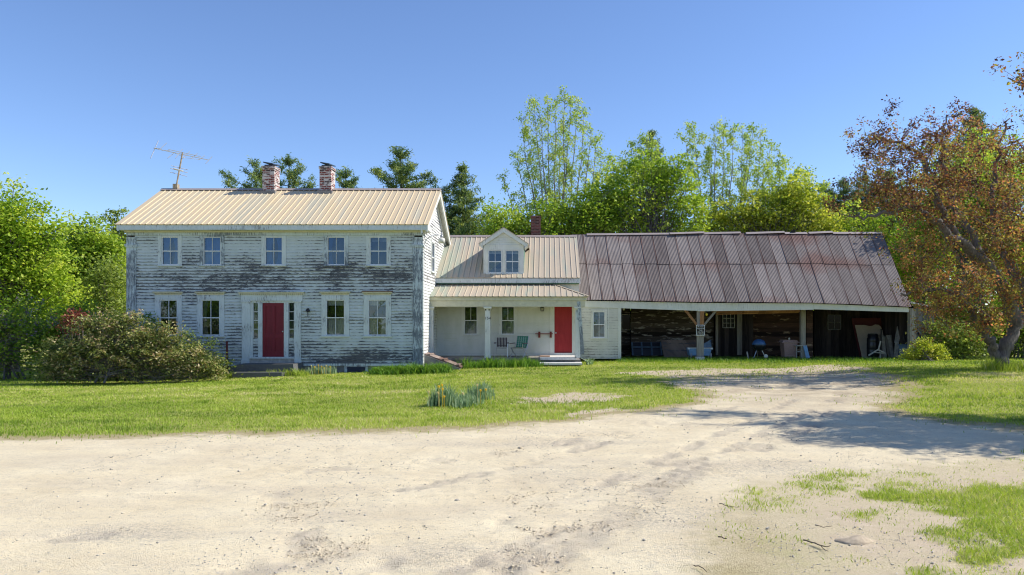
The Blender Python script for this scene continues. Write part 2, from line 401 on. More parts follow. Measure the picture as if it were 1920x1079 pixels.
DIRT = [[G0(*q) for q in [(960, 738), (1050, 728), (1180, 734), (1190, 747), (1080, 752), (985, 748)]],
        [G0(*q) for q in [(1020, 772), (1090, 759), (1190, 757), (1200, 766), (1100, 780), (1040, 786)]],
        [G0(*q) for q in [(1150, 694), (1300, 687), (1560, 687), (1620, 694), (1600, 702), (1280, 706)]]]
def masks(x, y):
    wob = (fbm(x * .8, y * .8, 4, 11) - .5) * 1.3 + (fbm(x * 4, y * 4, 3, 17) - .5) * .5
    g = poly_sd(x, y, GRAV) + wob * np.clip(y / 13, .35, 1.7)
    d = np.full(x.shape, -9.)
    for p in DIRT: d = np.maximum(d, poly_sd(x, y, p))
    d = d + wob * 1.5
    # the worn corner on the right of the drive: patchy grass
    q = sstep(10.2, 8.3, y + wob) * sstep(.5, 2.4, x + wob * .8)
    lush = np.zeros(x.shape)
    for cx, cy, rx, ry in ((5.4, 6.9, 1.9, 1.0), (4.5, 5.4, 1.35, .9), (3.75, 6.15, .45, .25), (6.6, 8.1, 1.3, .3), (6.5, 5.6, 1.6, .9), (3.3, 7.2, .3, .2), (3.1, 5.35, .3, .25)):
        lush = np.maximum(lush, 1.25 - np.sqrt(((x - cx) / rx) ** 2 + ((y - cy) / ry) ** 2))
    lush = np.clip(lush * 1.3 + (fbm(x * 2.2, y * 2.2, 4, 23) - .47) * 2.6, 0, 1)
    return g, d, q, lush

xs = np.concatenate([-np.geomspace(900, 18.5, 40), np.arange(-18, -6.5, .13), np.arange(-6.5, 7.5, .055), np.arange(7.5, 18.01, .13), np.geomspace(18.5, 900, 40)])
ys = np.concatenate([-np.geomspace(900, 2, 25), np.arange(-1, 3.5, .5), np.arange(3.6, 9, .04), np.arange(9, 14, .07), np.arange(14, 33, .16), np.arange(33, 45, .8), np.geomspace(46, 1500, 30)])
gx, gy = np.meshgrid(xs, ys); fx, fy = gx.ravel(), gy.ravel()
g_, d_, q_, l_ = masks(fx, fy)
zz = gz(fx, fy)
gm = np.clip(.5 + g_ / 1.2, 0, 1)
# tyre ruts pressed into the drive
TR = [[G0(*q) for q in a] for a in ([(960, 1075), (1060, 1025), (1130, 985), (1185, 950), (1225, 915), (1300, 880)], [(380, 1079), (520, 1060), (640, 1035), (760, 1000), (860, 955), (1000, 925)], [(520, 925), (555, 960), (570, 1000), (580, 1040)], [(1090, 870), (1250, 870), (1400, 850), (1520, 800), (1580, 730)], [(600, 880), (800, 865), (1000, 840), (1200, 800)], [(640, 1090), (860, 1010), (1060, 935), (1230, 865), (1390, 795), (1490, 742)], [(820, 1090), (1010, 1010), (1170, 940), (1320, 868), (1450, 800), (1560, 742)], [(120, 1010), (460, 975), (780, 915), (1040, 855), (1260, 792), (1400, 752)])]
def line_d(x, y, pl):
    d2 = np.full(x.shape, 1e9)
    for (x0, y0), (x1, y1) in zip(pl, pl[1:]):
        ex, ey = x1 - x0, y1 - y0; t = np.clip(((x - x0) * ex + (y - y0) * ey) / (ex * ex + ey * ey), 0, 1)
        d2 = np.minimum(d2, (x - x0 - t * ex) ** 2 + (y - y0 - t * ey) ** 2)
    return np.sqrt(d2)
rut = np.zeros(fx.shape)
for pl, wd in zip(TR, (.24, .20, .18, .22, .22, .13, .13, .15)):
    rut = np.maximum(rut, np.exp(-(line_d(fx, fy, pl) / wd) ** 2) * (.25 + .75 * sstep(.40, .60, fbm(fx * 1.4, fy * 1.4, 2, 31 ))))
rough_ = fbm(fx * 5, fy * 5, 4, 41)
zz = zz + np.where(fy < 14, (rough_ - .5) * .022 * gm + (fbm(fx * 13, fy * 13, 2, 43) - .5) * .016 * (.4 + 1.2 * sstep(.4, .65, fbm(fx * .9, fy * .9, 2, 47))), 0) + rut * (fbm(fx * 13, fy * 13, 3, 51) - .55) * .11 - rut * .012
grit = np.zeros(fx.shape)
for px, py, ra, rb in ((1290, 985, .95, 1.5), (1150, 900, 1.2, 1.1), (880, 1040, .7, .5), (1450, 880, 1.2, .8), (600, 960, .6, 1.0), (1500, 740, 2.5, 2.5), (250, 1000, .8, .4), (1000, 830, 2.2, .5)):
    x0, y0 = G0(px, py); grit = np.maximum(grit, sstep(1.2, .3, np.sqrt(((fx - x0) / ra) ** 2 + ((fy - y0) / rb) ** 2)))
grit *= .35 + .65 * sstep(.42, .6, fbm(fx * 1.1, fy * 1.7, 3, 37))
nx, ny = len(xs), len(ys)
ii = (np.arange(ny - 1)[:, None] * nx + np.arange(nx - 1)[None, :]).ravel()
quads = np.stack([ii, ii + 1, ii + nx + 1, ii + nx], 1)

g = G('earth'); v = g.obj(); x, y, z = g.sep(v)
gr, di, wo, lu, ru = g.attr('gravel'), g.attr('dirt'), g.attr('worn'), g.attr('lush'), g.attr('rut')
n1 = g.noise(v, 1.1, 5, .6); n2 = g.noise(v, 9, 5, .7); n3 = g.noise(v, 55, 4, .75); nl = g.noise(g.mapv(v, (.45, 1.9, 1), rot=(0, 0, .12)), .8, 6, .65)
vo = g.voro(v, 38); vo2 = g.voro(v, 85)
sand = g.mix(g.step(n1, .3, .7), (.68, .565, .37), (.78, .675, .465))
sand = g.mix(g.m('MULTIPLY', g.step(nl, .46, .66), .45), sand, (.58, .49, .36))
sand = g.mix(g.m('MULTIPLY', g.step(n3, .55, .72), .65), sand, (.38, .33, .26))
sand = g.mix(g.m('MULTIPLY', g.step(n2, .54, .74), .6), sand, (.46, .40, .32))
sand = g.mix(g.m('MULTIPLY', g.step(g.noise(v, 24, 5, .75), .52, .70), .5), sand, (.40, .35, .28))
sand = g.mix(g.m('MULTIPLY', g.step(g.m('MULTIPLY', ru, g.m('ADD', g.noise(v, 16, 5, .75), .35)), .32, .62), .55), sand, (.44, .38, .30))
sand = g.mix(g.m('MULTIPLY', g.m('MULTIPLY', g.attr('grit'), g.step(g.noise(v, 30, 5, .8), .46, .62)), .75), sand, (.33, .29, .245))
speck = g.m('MULTIPLY', g.step(vo, .30, .16), g.step(g.noise(v, 4.0, 4, .6), .50, .66))
sand = g.mix(g.m('MULTIPLY', speck, .35), sand, (.26, .24, .21))
grv_far = g.m('MULTIPLY', g.step(y, 13., 19.), g.step(g.noise(v, 1.4, 5, .65), .34, .60))
sand = g.mix(g.m('MULTIPLY', grv_far, .75), sand, g.mix(g.step(n2, .35, .65), (.30, .23, .155), (.50, .41, .29)))  # brown soil on the far drive, also painted in to deepen the canopy shadow
soil = g.mix(g.step(n2, .3, .7), (.50, .39, .27), (.66, .55, .40))
soil = g.mix(g.m('MULTIPLY', g.step(n3, .5, .7), .6), soil, (.28, .22, .15))
turf = g.mix(g.step(n2, .3, .7), (.20, .23, .045), (.36, .37, .09))
turf = g.mix(g.m('MULTIPLY', g.step(n1, .42, .68), .5), turf, (.36, .36, .10))
thatch = g.mix(g.step(n3, .35, .65), (.25, .21, .10), (.50, .41, .23))
gmk = g.m('ADD', gr, g.m('MULTIPLY', g.m('SUBTRACT', g.noise(v, 6, 5, .7), .5), .8))
dmk = g.m('ADD', di, g.m('MULTIPLY', g.m('SUBTRACT', g.noise(v, 7, 5, .7), .5), 1.1))
c = g.mix(g.step(dmk, .4, .7), turf, soil)
wk = g.mix(g.step(g.noise(v, 2.2, 5, .65), .38, .62), g.mix(g.step(n3, .35, .65), (.42, .35, .21), (.66, .56, .38)), soil)
wk = g.mix(g.step(g.m('ADD', lu, g.m('MULTIPLY', g.m('SUBTRACT', n2, .5), .6)), .3, .7), wk, turf)
c = g.mix(wo, c, wk)
c = g.mix(g.step(gmk, .0, .35), c, g.mix(wo, thatch, g.mix(g.step(n3, .35, .65), (.46, .38, .24), (.68, .58, .40))))
c = g.mix(g.step(gmk, .50, .90), c, sand)
h = g.m('ADD', g.m('MULTIPLY', n3, .35), g.m('ADD', g.m('MULTIPLY', n2, .5), g.m('MULTIPLY', g.step(vo2, .0, .5), -.35)))
M['earth'] = g.done(g.pbr(c, .95, spec=.1, normal=g.bump(h, .8, .025)))
ground = np_mesh('ground', np.stack([fx, fy, zz], 1), quads, 'earth', None, {'gravel': ('POINT', gm), 'dirt': ('POINT', np.clip(.5 + d_ / .8, 0, 1)), 'worn': ('POINT', q_), 'lush': ('POINT', l_), 'rut': ('POINT', rut), 'grit': ('POINT', grit)}, smooth=True)
tag(ground, 'lawn and pale sandy gravel drive sweeping up to the barn', None, kind='structure')

def blades(rng, x, y, h, wd, lean=.5, segs=2, z=None):
    n = len(x); z = gz(x, y) if z is None else z
    a = rng.uniform(0, 2 * np.pi, n); la = rng.uniform(0, 2 * np.pi, n); ln = h * lean * rng.uniform(.2, 1, n)
    dx, dy = np.cos(a) * wd / 2, np.sin(a) * wd / 2
    lx, ly = np.cos(la) * ln, np.sin(la) * ln
    V = []
    fr = (0, .55, 1.0); wf = (1, .8, .12); lf = (0, .35, 1.0)
    for f, ww, l in zip(fr, wf, lf):
        for sgn in (-1, 1):
            V.append(np.stack([x + lx * l + sgn * dx * ww, y + ly * l + sgn * dy * ww, z - .005 + h * f * (1 - .25 * l * lean)], 1))
    V = np.stack(V, 1).reshape(-1, 3); b = np.arange(n)[:, None] * 6
    Q = np.concatenate([b + np.array([[0, 1, 3, 2]]), b + np.array([[2, 3, 5, 4]])], 1).reshape(-1, 4)
    return V, Q

rng = np.random.default_rng(3)
def scatter(rng, x0, x1, y0, y1, dens): 
    n = int((x1 - x0) * (y1 - y0) * dens); return rng.uniform(x0, x1, n), rng.uniform(y0, y1, n)
PX_, PY_, PH_, PW_ = [], [], [], []
for y0, y1, dens, wd in ((9.5, 14, 620, .010), (14, 19, 470, .013), (19, 25, 330, .017), (25, 34, 200, .022)):
    x, y = scatter(rng, -.78 * y1 - .5, .68 * y1, y0, y1, dens)
    gg, dd, qq, ll = masks(x, y)
    p = sstep(.05, -.55, gg) * (1 - .80 * sstep(-.3, .4, dd))
    p = np.maximum(p, .05 * sstep(1.0, .0, gg) + .22 * sstep(1.6, .0, gg) * sstep(14, 20, y) * sstep(.45, .6, fbm(x * .8, y * .8, 3, 83)))
    inb = (y > 27.9) & (x > -16) & (x < -4.4) | (y > 31) & (x > -5) & (x < 1.5) | (y > 33.2) & (x > 1.4) & (x < 16)
    k = (rng.uniform(0, 1, len(x)) < p) & ~inb
    x, y = x[k], y[k]; PX_.append(x); PY_.append(y)
    shade = sstep(30.6, 31.4, y) * sstep(2.8, 3.3, x)
    PH_.append(rng.uniform(.035, .075, len(x)) * (1 + .9 * shade + .9 * (fbm(x * .7, y * .7, 2, 77) - .5) + .4 * sstep(.62, .72, fbm(x * 1.6, y * 1.6, 3, 79)))); PW_.append(np.full(len(x), wd))
x, y, h, wdt = (np.concatenate(a) for a in (PX_, PY_, PH_, PW_))
V, Q = blades(rng, x, y, h, wdt, .9)
rv = np.clip(-.30 + .9 * fbm(x * .3, y * .8, 4, 61) + .7 * fbm(x * .10, y * .45, 3, 63) - .30 * sstep(.60, .70, fbm(x * 1.6, y * 1.6, 3, 79)) + .30 * sstep(.60, .72, fbm(x * .5, y * 1.1, 4, 85)) + rng.normal(0, .16, len(x)), 0, 1)
o = np_mesh('grass', V, Q, 'grass blade', None, {'rnd': ('FACE', np.repeat(rv, 2))}); tag(o, 'short sunlit lawn grass', None, kind='stuff')
x, y = scatter(rng, 1.2, 8, 4.4, 9.2, 3600)
gg, dd, qq, ll = masks(x, y)
k = rng.uniform(0, 1, len(x)) < np.clip(qq * (ll ** 1.1 * 1.1 + .10 * sstep(1.8, 3.4, x) * fbm(x * 4, y * 4, 2, 5)) * sstep(.2, -.2, gg - .3), 0, 1)
x, y, ll = x[k], y[k], ll[k]
V, Q = blades(rng, x, y, rng.uniform(.025, .075, len(x)) * (.5 + .7 * ll), rng.uniform(.004, .008, len(x)), 1.0)
rv = np.clip(.35 + .5 * fbm(x * 1.5, y * 1.5, 3, 71) + rng.normal(0, .2, len(x)), 0, 1)
o = np_mesh('grass', V, Q, 'grass blade', None, {'rnd': ('FACE', np.repeat(rv, 2))}); tag(o, 'patchy green grass on the worn corner beside the drive', None, kind='stuff')
# loose stones lying on the drive
n = 42000; x = rng.uniform(-5.5, 5.5, n); y = 4.5 + 8.5 * rng.uniform(0, 1, n) ** 1.5
gg, dd, qq, ll = masks(x, y)
k = ((gg > .1) | (qq > .3)) & (rng.uniform(0, 1, n) < .12 + .88 * sstep(.48, .66, fbm(x * .9, y * .9, 3, 91))); x, y = x[k], y[k]; n = len(x)
r = rng.gamma(1.6, .0018, n) + .002
oct_ = np.array([[1, 0, 0], [0, 1, 0], [-1, 0, 0], [0, -1, 0], [0, 0, .7], [0, 0, -.7]])
V = np.stack([x, y, gz(x, y) + (fbm(x * 5, y * 5, 4, 41) - .5) * .022 + r * .25], 1)[:, None, :] + oct_[None] * r[:, None, None] * rng.uniform(.6, 1.35, (n, 6, 1))
T = np.array([[0, 1, 4], [1, 2, 4], [2, 3, 4], [3, 0, 4], [1, 0, 5], [2, 1, 5], [3, 2, 5], [0, 3, 5]])
o = np_mesh('gravel', V.reshape(-1, 3), (np.arange(n)[:, None, None] * 6 + T[None]).reshape(-1, 3), 'pebble', None, k=3); tag(o, 'loose grey pebbles on the sandy drive', None, kind='stuff')

# clods thrown up along the tyre ruts
rng = np.random.default_rng(15); cx, cy = [], []
for pl, wd, cnt in zip(TR, (.16, .14, .14, .12, .12, .12, .12, .12), (2600, 1500, 900, 500, 500, 1500, 1500, 900)):
    a = np.array(pl); k = rng.integers(0, len(a) - 1, cnt); t = rng.uniform(0, 1, cnt); p = a[k] * (1 - t)[:, None] + a[k + 1] * t[:, None]
    cx.append(p[:, 0] + rng.normal(0, wd, cnt)); cy.append(p[:, 1] + rng.normal(0, wd, cnt))
for px, py, cnt, sp in ((985, 998, 260, .06), (945, 852, 120, .08), (590, 945, 160, .12), (450, 915, 120, .1), (1150, 875, 120, .12), (70, 890, 60, .1), (880, 930, 90, .12)):
    x0, y0 = G0(px, py); cx.append(x0 + rng.normal(0, sp * 1.6, cnt)); cy.append(y0 + rng.normal(0, sp, cnt))
x, y = np.concatenate(cx), np.concatenate(cy); k = rng.uniform(0, 1, len(x)) < .03 + .97 * sstep(.5, .68, fbm(x * 1.8, y * 1.8, 3, 19)); x, y = x[k], y[k]; n = len(x)
r = rng.gamma(1.8, .0024, n) + .002
V = np.stack([x, y, gz(x, y) + (fbm(x * 5, y * 5, 4, 41) - .5) * .022 + r * .2], 1)[:, None, :] + oct_[None] * r[:, None, None] * rng.uniform(.5, 1.5, (n, 6, 1)) * [1, 1, .6]
o = np_mesh('clods', V.reshape(-1, 3), (np.arange(n)[:, None, None] * 6 + T[None]).reshape(-1, 3), 'clod', None, k=3); tag(o, 'crumbs of sandy soil thrown up along the tyre ruts', None, kind='stuff')

# dry straw lying over the worn corner and the drive edge
rng = np.random.default_rng(25); x, y = scatter(rng, .8, 9, 4.4, 9.8, 420); gg, dd, qq, ll = masks(x, y)
k = rng.uniform(0, 1, len(x)) < np.clip(qq * sstep(.35, .6, fbm(x * 1.6, y * 1.6, 3, 29)) * sstep(.7, -.1, gg), 0, 1); x, y = x[k], y[k]; n = len(x)
V, Q = blades(rng, x, y, rng.uniform(.008, .03, n), rng.uniform(.003, .006, n), 3.0)
plain('straw', (.62, .52, .33), .9, var=.3, scale=30)
o = np_mesh('straw', V, Q, 'straw', None); tag(o, 'dry straw strewn over the worn corner', None, kind='stuff')
# ------------------------------------------------------------------ building helpers
def F_front(Y): return lambda u, w, v: (u, Y - w, v)
def F_right(Xg): return lambda u, w, v: (Xg + w, u, v)

def clap(mb, lo, hi, v0, v1, lap, openings=(), depth=.016, rnd=None, jit=.003):
    rnd = rnd or RND; i = 0; zb = v0
    while zb < v1 - 1e-4:
        zt = min(zb + lap, v1)
        cuts = sorted({zb, zt} | {c for o in openings for c in (o[2], o[3]) if zb < c < zt})
        jw = rnd.uniform(-jit, jit)
        for a, b in zip(cuts, cuts[1:]):
            mid = (a + b) / 2
            segs = [(lo(a), hi(a), lo(b), hi(b))]
            for o in openings:
                if o[2] < mid < o[3]:
                    ns = []
                    for (la, ha, lb, hb) in segs:
                        if o[1] <= la or o[0] >= ha: ns.append((la, ha, lb, hb)); continue
                        if o[0] > la: ns.append((la, o[0], lb, o[0]))
                        if o[1] < ha: ns.append((o[1], ha, o[1], hb))
                    segs = ns
            for la, ha, lb, hb in segs:
                # split in boards a few metres long with small misalignments
                brk = [0.]
                while brk[-1] < 1: brk.append(min(1, brk[-1] + rnd.uniform(1.6, 4.2) / max(ha - la, .01)))
                for s0, s1 in zip(brk, brk[1:]):
                    jj = jw + rnd.uniform(-jit, jit); sag = rnd.uniform(-.004, .004) if a == zb else 0
                    wa = depth * (1 - (a - zb) / lap) + .004 + jj; wb = depth * (1 - (b - zb) / lap) + .002
                    p0, p1, p2, p3 = (la + (ha - la) * s0, wa, a + sag), (la + (ha - la) * s1, wa, a + sag), (lb + (hb - lb) * s1, wb, b), (lb + (hb - lb) * s0, wb, b)
                    mb.face([p0, p1, p2, p3])
                    if a == zb: mb.face([(p0[0], -.01, p0[2]), (p1[0], -.01, p1[2]), p1, p0])
        zb = zt; i += 1

def metal_roof(mb, A, B, C, D, pitch, rib_h=.022, rib_w=.05, thick=.03, rows=1, start=0.):
    """A,B eave left/right; C,D ridge right/left. Raised ribs run up the slope."""
    A, B, C, D = map(Vector, (A, B, C, D)); N = (B - A).cross(D - A).normalized()
    if N.z < 0: N = -N
    L = (B - A).length; us = [(0, 0)]
    k = start
    while k < L - rib_w:
        if k > .02: us += [(k - rib_w / 2, 0), (k - rib_w / 4, rib_h), (k + rib_w / 4, rib_h), (k + rib_w / 2, 0)]
        k += pitch
    us += [(L, 0)]
    top = []
    for u, h in us:
        t = u / L; top.append((A.lerp(B, t) + N * h, D.lerp(C, t) + N * h))
    for (a0, a1), (b0, b1) in zip(top, top[1:]): mb.face([tuple(a0), tuple(b0), tuple(b1), tuple(a1)])
    dn = -N * thick
    mb.face([tuple(A + dn), tuple(D + dn), tuple(C + dn), tuple(B + dn)])
    for (a0, a1), (b0, b1) in zip(top, top[1:]): mb.face([tuple(a0 + dn), tuple(b0 + dn), tuple(b0), tuple(a0)])
    mb.face([tuple(A), tuple(A + dn), tuple(D + dn), tuple(D)]); mb.face([tuple(B), tuple(B + dn), tuple(C + dn), tuple(C)])

def window(root, fr, u0, u1, v0, v1, casing=.12, head=None, style='drapes', munt=(1, 1), mid=.5, trim='worn trim', hood=None, sill=True, cur='curtain cloth', depth=.0):
    """sash opening u0..u1, v0..v1 in a wall frame (w outwards)."""
    c = casing; ch = c if head is None else head; b = MB(fr)
    b.box(u0 - c, u0, -.08, .035, v0 - .02, v1 + ch); b.box(u1, u1 + c, -.08, .035, v0 - .02, v1 + ch)
    b.box(u0 + .001, u1 - .001, -.08, .033, v1, v1 + ch)
    win = b.build('window', trim, root)
    if sill:
        s = MB(fr); s.box(u0 - c - .03, u1 + c + .03, -.08, .075, v0 - .06, v0 - .02); s.build('sill', trim, win)
    s = MB(fr); r = .030; vm = v0 - .02 + (v1 - v0 + .02) * mid
    w0, w1 = -.045, .012
    s.box(u0, u0 + r, w0, w1, v0 - .02, v1); s.box(u1 - r, u1, w0, w1, v0 - .02, v1)
    s.box(u0 + r, u1 - r, w0, w1 - .002, v0 - .02, v0 + .025); s.box(u0 + r, u1 - r, w0, w1 - .002, v1 - .032, v1)
    s.box(u0 + r, u1 - r, w0, w1 + .004, vm - .018, vm + .018)
    for half, (a, bb) in ((0, (v0 + .035, vm - .022)), (1, (vm + .022, v1 - .04))):
        k = munt[half]
        for i in range(1, k + 1):
            um = u0 + r + (u1 - u0 - 2 * r) * i / (k + 1); s.box(um - .008, um + .008, w0 + .01, w1 - .008, a, bb)
    s.build('frame', 'sash white', win)
    p = MB(fr)
    jt = RND.uniform(-.004, .004); jt2 = RND.uniform(-.004, .004)
    p.face([(u0 + r, -.030 + jt, v0 + .03), (u1 - r, -.030 - jt, v0 + .03), (u1 - r, -.030 - jt2, vm), (u0 + r, -.030 + jt2, vm)])
    p.face([(u0 + r, -.022 + jt2, vm), (u1 - r, -.022 - jt, vm), (u1 - r, -.022 + jt, v1 - .035), (u0 + r, -.022 - jt2, v1 - .035)])
    p.build('pane', 'window glass', win)
    rm = MB(fr); rm.box(u0 - .02, u1 + .02, -.42, -.40, v0 - .1, v1 + .05); rm.build('shade_panel', 'room shade', win)  # dark sheet added behind the glass in place of room shade
    def drape(a, bb, lo_, hi_, pinch=0., w=-.13, amp=.018):
        mb = MB(fr)
        n = 22; pts = []
        for j in range(n + 1):
            t = j / n; row = []
            for q in range(5):
                vv = q / 4; pu = pinch * math.sin(vv * math.pi) ** 1.0
                uu = a + (bb - a) * (t * (1 - pu) + (pu if pinch < 0 else 0) * 0)
                row.append((uu, w + amp * math.sin(t * 25 + a * 7) + .004 * q, hi_ + (lo_ - hi_) * vv))
            pts.append(row)
        for j in range(n):
            for q in range(4): mb.face([pts[j][q], pts[j + 1][q], pts[j + 1][q + 1], pts[j][q + 1]])
        mb.build('curtain', cur, win)
    H = v1 - v0; W = u1 - u0
    if style == 'drapes':
        drape(u0 + .01, u0 + W * .46, v0, v1, .35); drape(u1 - .01, u0 + W * .54, v0, v1, .35)
    elif style == 'full': drape(u0 + .01, u1 - .01, v0, v1)
    elif style == 'cafe':
        drape(u0 + .01, u1 - .01, v0, vm - .04); drape(u0 + .01, u1 - .01, v1 - H * .16, v1)
    elif style == 'cafe split':
        drape(u0 + .01, u0 + W * .55, v0, vm - .04, .25); drape(u1 - .01, u0 + W * .62, v0, vm - .04, .2); drape(u0 + .01, u1 - .01, v1 - H * .16, v1)
    elif style == 'lower': drape(u0 + .01, u1 - .01, v0, vm - .02)
    elif style == 'valance': drape(u0 + .01, u1 - .01, v1 - H * .17, v1)
    elif style == 'sides':
        drape(u0 + .01, u0 + W * .3, v0, v1, .4)
    if hood:
        h = MB(fr); hz = v1 + c + .005
        h.box(u0 - c + .01, u1 + c - .01, 0, .03, hz, hz + .085)
        k = u0 - c
        while k < u1 + c - .02: h.box(k, k + .028, .03, .062, hz + .045, hz + .085); k += .055
        h.box(u0 - c - .05, u1 + c + .05, 0, .10, hz + .085, hz + .125)
        h.build('hood', 'cream trim', win)
        cap = MB(fr); cap.hexa([(u0 - c - .06, 0, hz + .128), (u1 + c + .06, 0, hz + .128), (u1 + c + .06, .115, hz + .128), (u0 - c - .06, .115, hz + .128), (u0 - c - .06, 0, hz + .165), (u1 + c + .06, 0, hz + .165), (u1 + c + .06, .115, hz + .14), (u0 - c - .06, .115, hz + .14)])
        cap.build('hood_cap', 'peeling clapboard' if hood != 'tin' else 'maroon board', win)
    return win

# ------------------------------------------------------------------ main house
MY = 28.0; ML, MR = -15.74, -4.66
house = thing('main_house', (-10.2, MY, 0), 'two storey white clapboard farmhouse with peeling paint, tan metal roof and dark red front door', 'house')
ff = F_front(MY); eY, eZ = 27.6, 5.23; rY, rZ = 30.97, 7.10; bY = 34.34
sl_ = (rZ - eZ) / (rY - eY)
mx = lambda px: X(px, MY); mz = lambda py: Z(py, MY)
up = [(303.5, 335, 'drapes', 'sky tinted curtain'), (381.5, 414.5, 'full', 'sky tinted curtain'), (497, 530, 'drapes', 'sky tinted curtain'), (614, 647, 'sides', 'sky tinted curtain'), (693.5, 726.5, 'valance', 'grey curtain')]
lowr = [(299.5, 333, 'none', None), (378, 412.5, 'sides', 'grey curtain'), (611.5, 646.5, 'cafe', 'curtain cloth'), (690.5, 725, 'cafe split', 'curtain cloth')]
ops = []
for a, b, *_ in up: ops.append((mx(a), mx(b), mz(498), mz(444.5)))
for a, b, *_ in lowr: ops.append((mx(a), mx(b), mz(629), mz(562.5)))
dU0, dU1, dV0, dV1 = mx(454.7), mx(565), mz(683), mz(551)
wall = MB(ff)
clap(wall, lambda v: ML + .3, lambda v: MR - .3, .06, 4.86, .115, ops + [(mx(470), mx(553), 0, mz(565))])
wall.build('wall', 'peeling clapboard', house)
gw = MB(F_right(MR))
tru = lambda v: eZ + (MY - eY) * sl_ - .08
def glo(v): return MY + .02 if v < tru(v) else MY + .02 + (v - tru(v)) / sl_
def ghi(v): return 2 * rY - glo(v)
gwin = [(29.55, 30.05, mz(499), mz(446)), (29.55, 30.05, mz(628), mz(563))]
# gable windows as the photo shows them, narrow by perspective
clap(gw, glo, ghi, .06, 6.98, .115, [(30.15, 30.85, 3.62, 4.85), (29.95, 30.65, 1.3, 2.6)])
gw.build('wall', 'gable clapboard', house)
ow = MB()
ow.face([(ML, MY, -.1), (ML, bY - .4, -.1), (ML, bY - .4, tru(0)), (ML, rY, rZ - .08), (ML, MY, tru(0))])
ow.face([(ML, bY - .4, -.1), (MR, bY - .4, -.1), (MR, bY - .4, tru(0)), (ML, bY - .4, tru(0))])
ow.build('wall', 'gable clapboard', house)
fd = MB(); fd.box(ML + .05, MR - .03, MY + .03, bY - .45, -.9, .06); fd.build('foundation', 'foundation stone', house)
for a, b in ((ML + .3, mx(454)), (mx(566), MR - .3)): sb = MB(ff); sb.box(a, b, -.02, .03, -.03, .06); sb.build('sill_board', 'worn trim', house)
cw = MB(ff); cw.box(mx(651), mx(685), -.02, .012, -.34, -.06); cwo = cw.build('cellar_window', 'dark door wood', house)
cf = MB(ff); cf.box(mx(646), mx(651), -.02, .02, -.36, -.045); cf.box(mx(685), mx(690), -.02, .02, -.36, -.045); cf.box(mx(646), mx(690), -.02, .021, -.06, -.044); cf.build('frame', 'worn trim', cwo)
# corner pilasters
for a, b in ((ML, ML + .36), (MR - .36, MR)):
    p = MB(ff); p.box(a, b, -.02, .045, -.1, 4.42); p.box(a + .06, b - .06, .045, .060, .25, 4.30); p.box(a - .02, b + .02, -.02, .07, -.12, .16)
    p.box(a - .03, b + .03, -.02, .075, 4.42, 4.47); p.box(a - .05, b + .05, -.02, .10, 4.47, 4.52); p.box(a + .002, b - .002, -.02, .044, 4.52, 4.80)
    p.build('corner_board', 'corner trim', house)
p = MB(F_right(MR)); p.box(MY - .045, MY + .14, 0, .045, -.1, 4.9); p.box(MY - .08, MY + .18, 0, .08, 4.42, 4.5); p.build('corner_board', 'gable clapboard', house)
fz = MB(ff); fz.box(ML, MR, -.02, .045, 4.86, 4.97); fz.build('frieze', 'corner trim', house)
bm = MB(ff); bm.box(ML - .05, MR + .05, -.02, .10, 4.97, 5.03); bm.build('bed_moulding', 'cream trim', house)
cn = MB(ff); cn.box(ML - .18, MR + .26, -.02, .37, 5.03, 5.215); cn.build('cornice', 'worn trim', house)
cr = MB(F_right(MR)); cr.box(MY - .02, MY + .55, .0, .10, 4.97, 5.03); cr.box(MY + .021, MY + .62, .0, .255, 5.03, 5.20); cr.build('cornice', 'clean trim', house)
RL, RR = -15.97, -4.38
rf = MB()
metal_roof(rf, (RL, eY, eZ), (RR, eY, eZ), (RR, rY, rZ), (RL, rY, rZ), .2286)
metal_roof(rf, (RL, bY, eZ), (RR, bY, eZ), (RR, rY, rZ), (RL, rY, rZ), .2286)
roof = rf.build('roof', 'tan metal roof', house)
rc = MB(); rc.prism([(RL, rY - .16, rZ - .05), (RL, rY, rZ + .055), (RL, rY + .16, rZ - .05), (RL, rY, rZ + .03)], (RR - RL, 0, 0)); rc.build('ridge_cap', 'ridge metal', roof)
# rake boards and raking soffit on the gable
rk = MB()
for s in (1, -1):
    y0, y1 = (eY + .02, rY) if s == 1 else (bY - .02, rY)
    for xa, xb, t0, t1 in ((MR + .21, MR + .262, -.27, -.035), (MR + .02, MR + .21, -.075, -.036), (MR, MR + .06, -.33, -.076)):
        rk.prism([(xa, y0, eZ + t0), (xa, y1, rZ + t0), (xa, y1, rZ + t1), (xa, y0, eZ + t1)], (xb - xa, 0, 0))
rk.build('rake_board', 'clean trim', house)
rk = MB()
for y0 in (eY + .02, bY - .02):
    rk.prism([(ML - .15, y0, eZ - .25), (ML - .15, rY, rZ - .25), (ML - .15, rY, rZ - .035), (ML - .15, y0, eZ - .035)], (.05, 0, 0))
rk.build('rake_board', 'worn trim', house)
for i, (a, b, st, cu) in enumerate(up):
    window(house, ff, mx(a), mx(b), mz(497), mz(444.5), .13, .045, st, cur=cu or 'curtain cloth', trim='corner trim' if i % 2 else 'worn trim')
for i, (a, b, st, cu) in enumerate(lowr):
    window(house, ff, mx(a), mx(b), mz(629), mz(562.5), .17, None, st, cur=cu or 'curtain cloth', trim='worn trim', hood='tin' if i == 3 else 'wood')
window(house, F_right(MR), 30.15, 30.85, 3.66, 4.85, .11, None, 'none', trim='clean trim')
window(house, F_right(MR), 29.95, 30.65, 1.34, 2.6, .11, None, 'none', trim='clean trim')
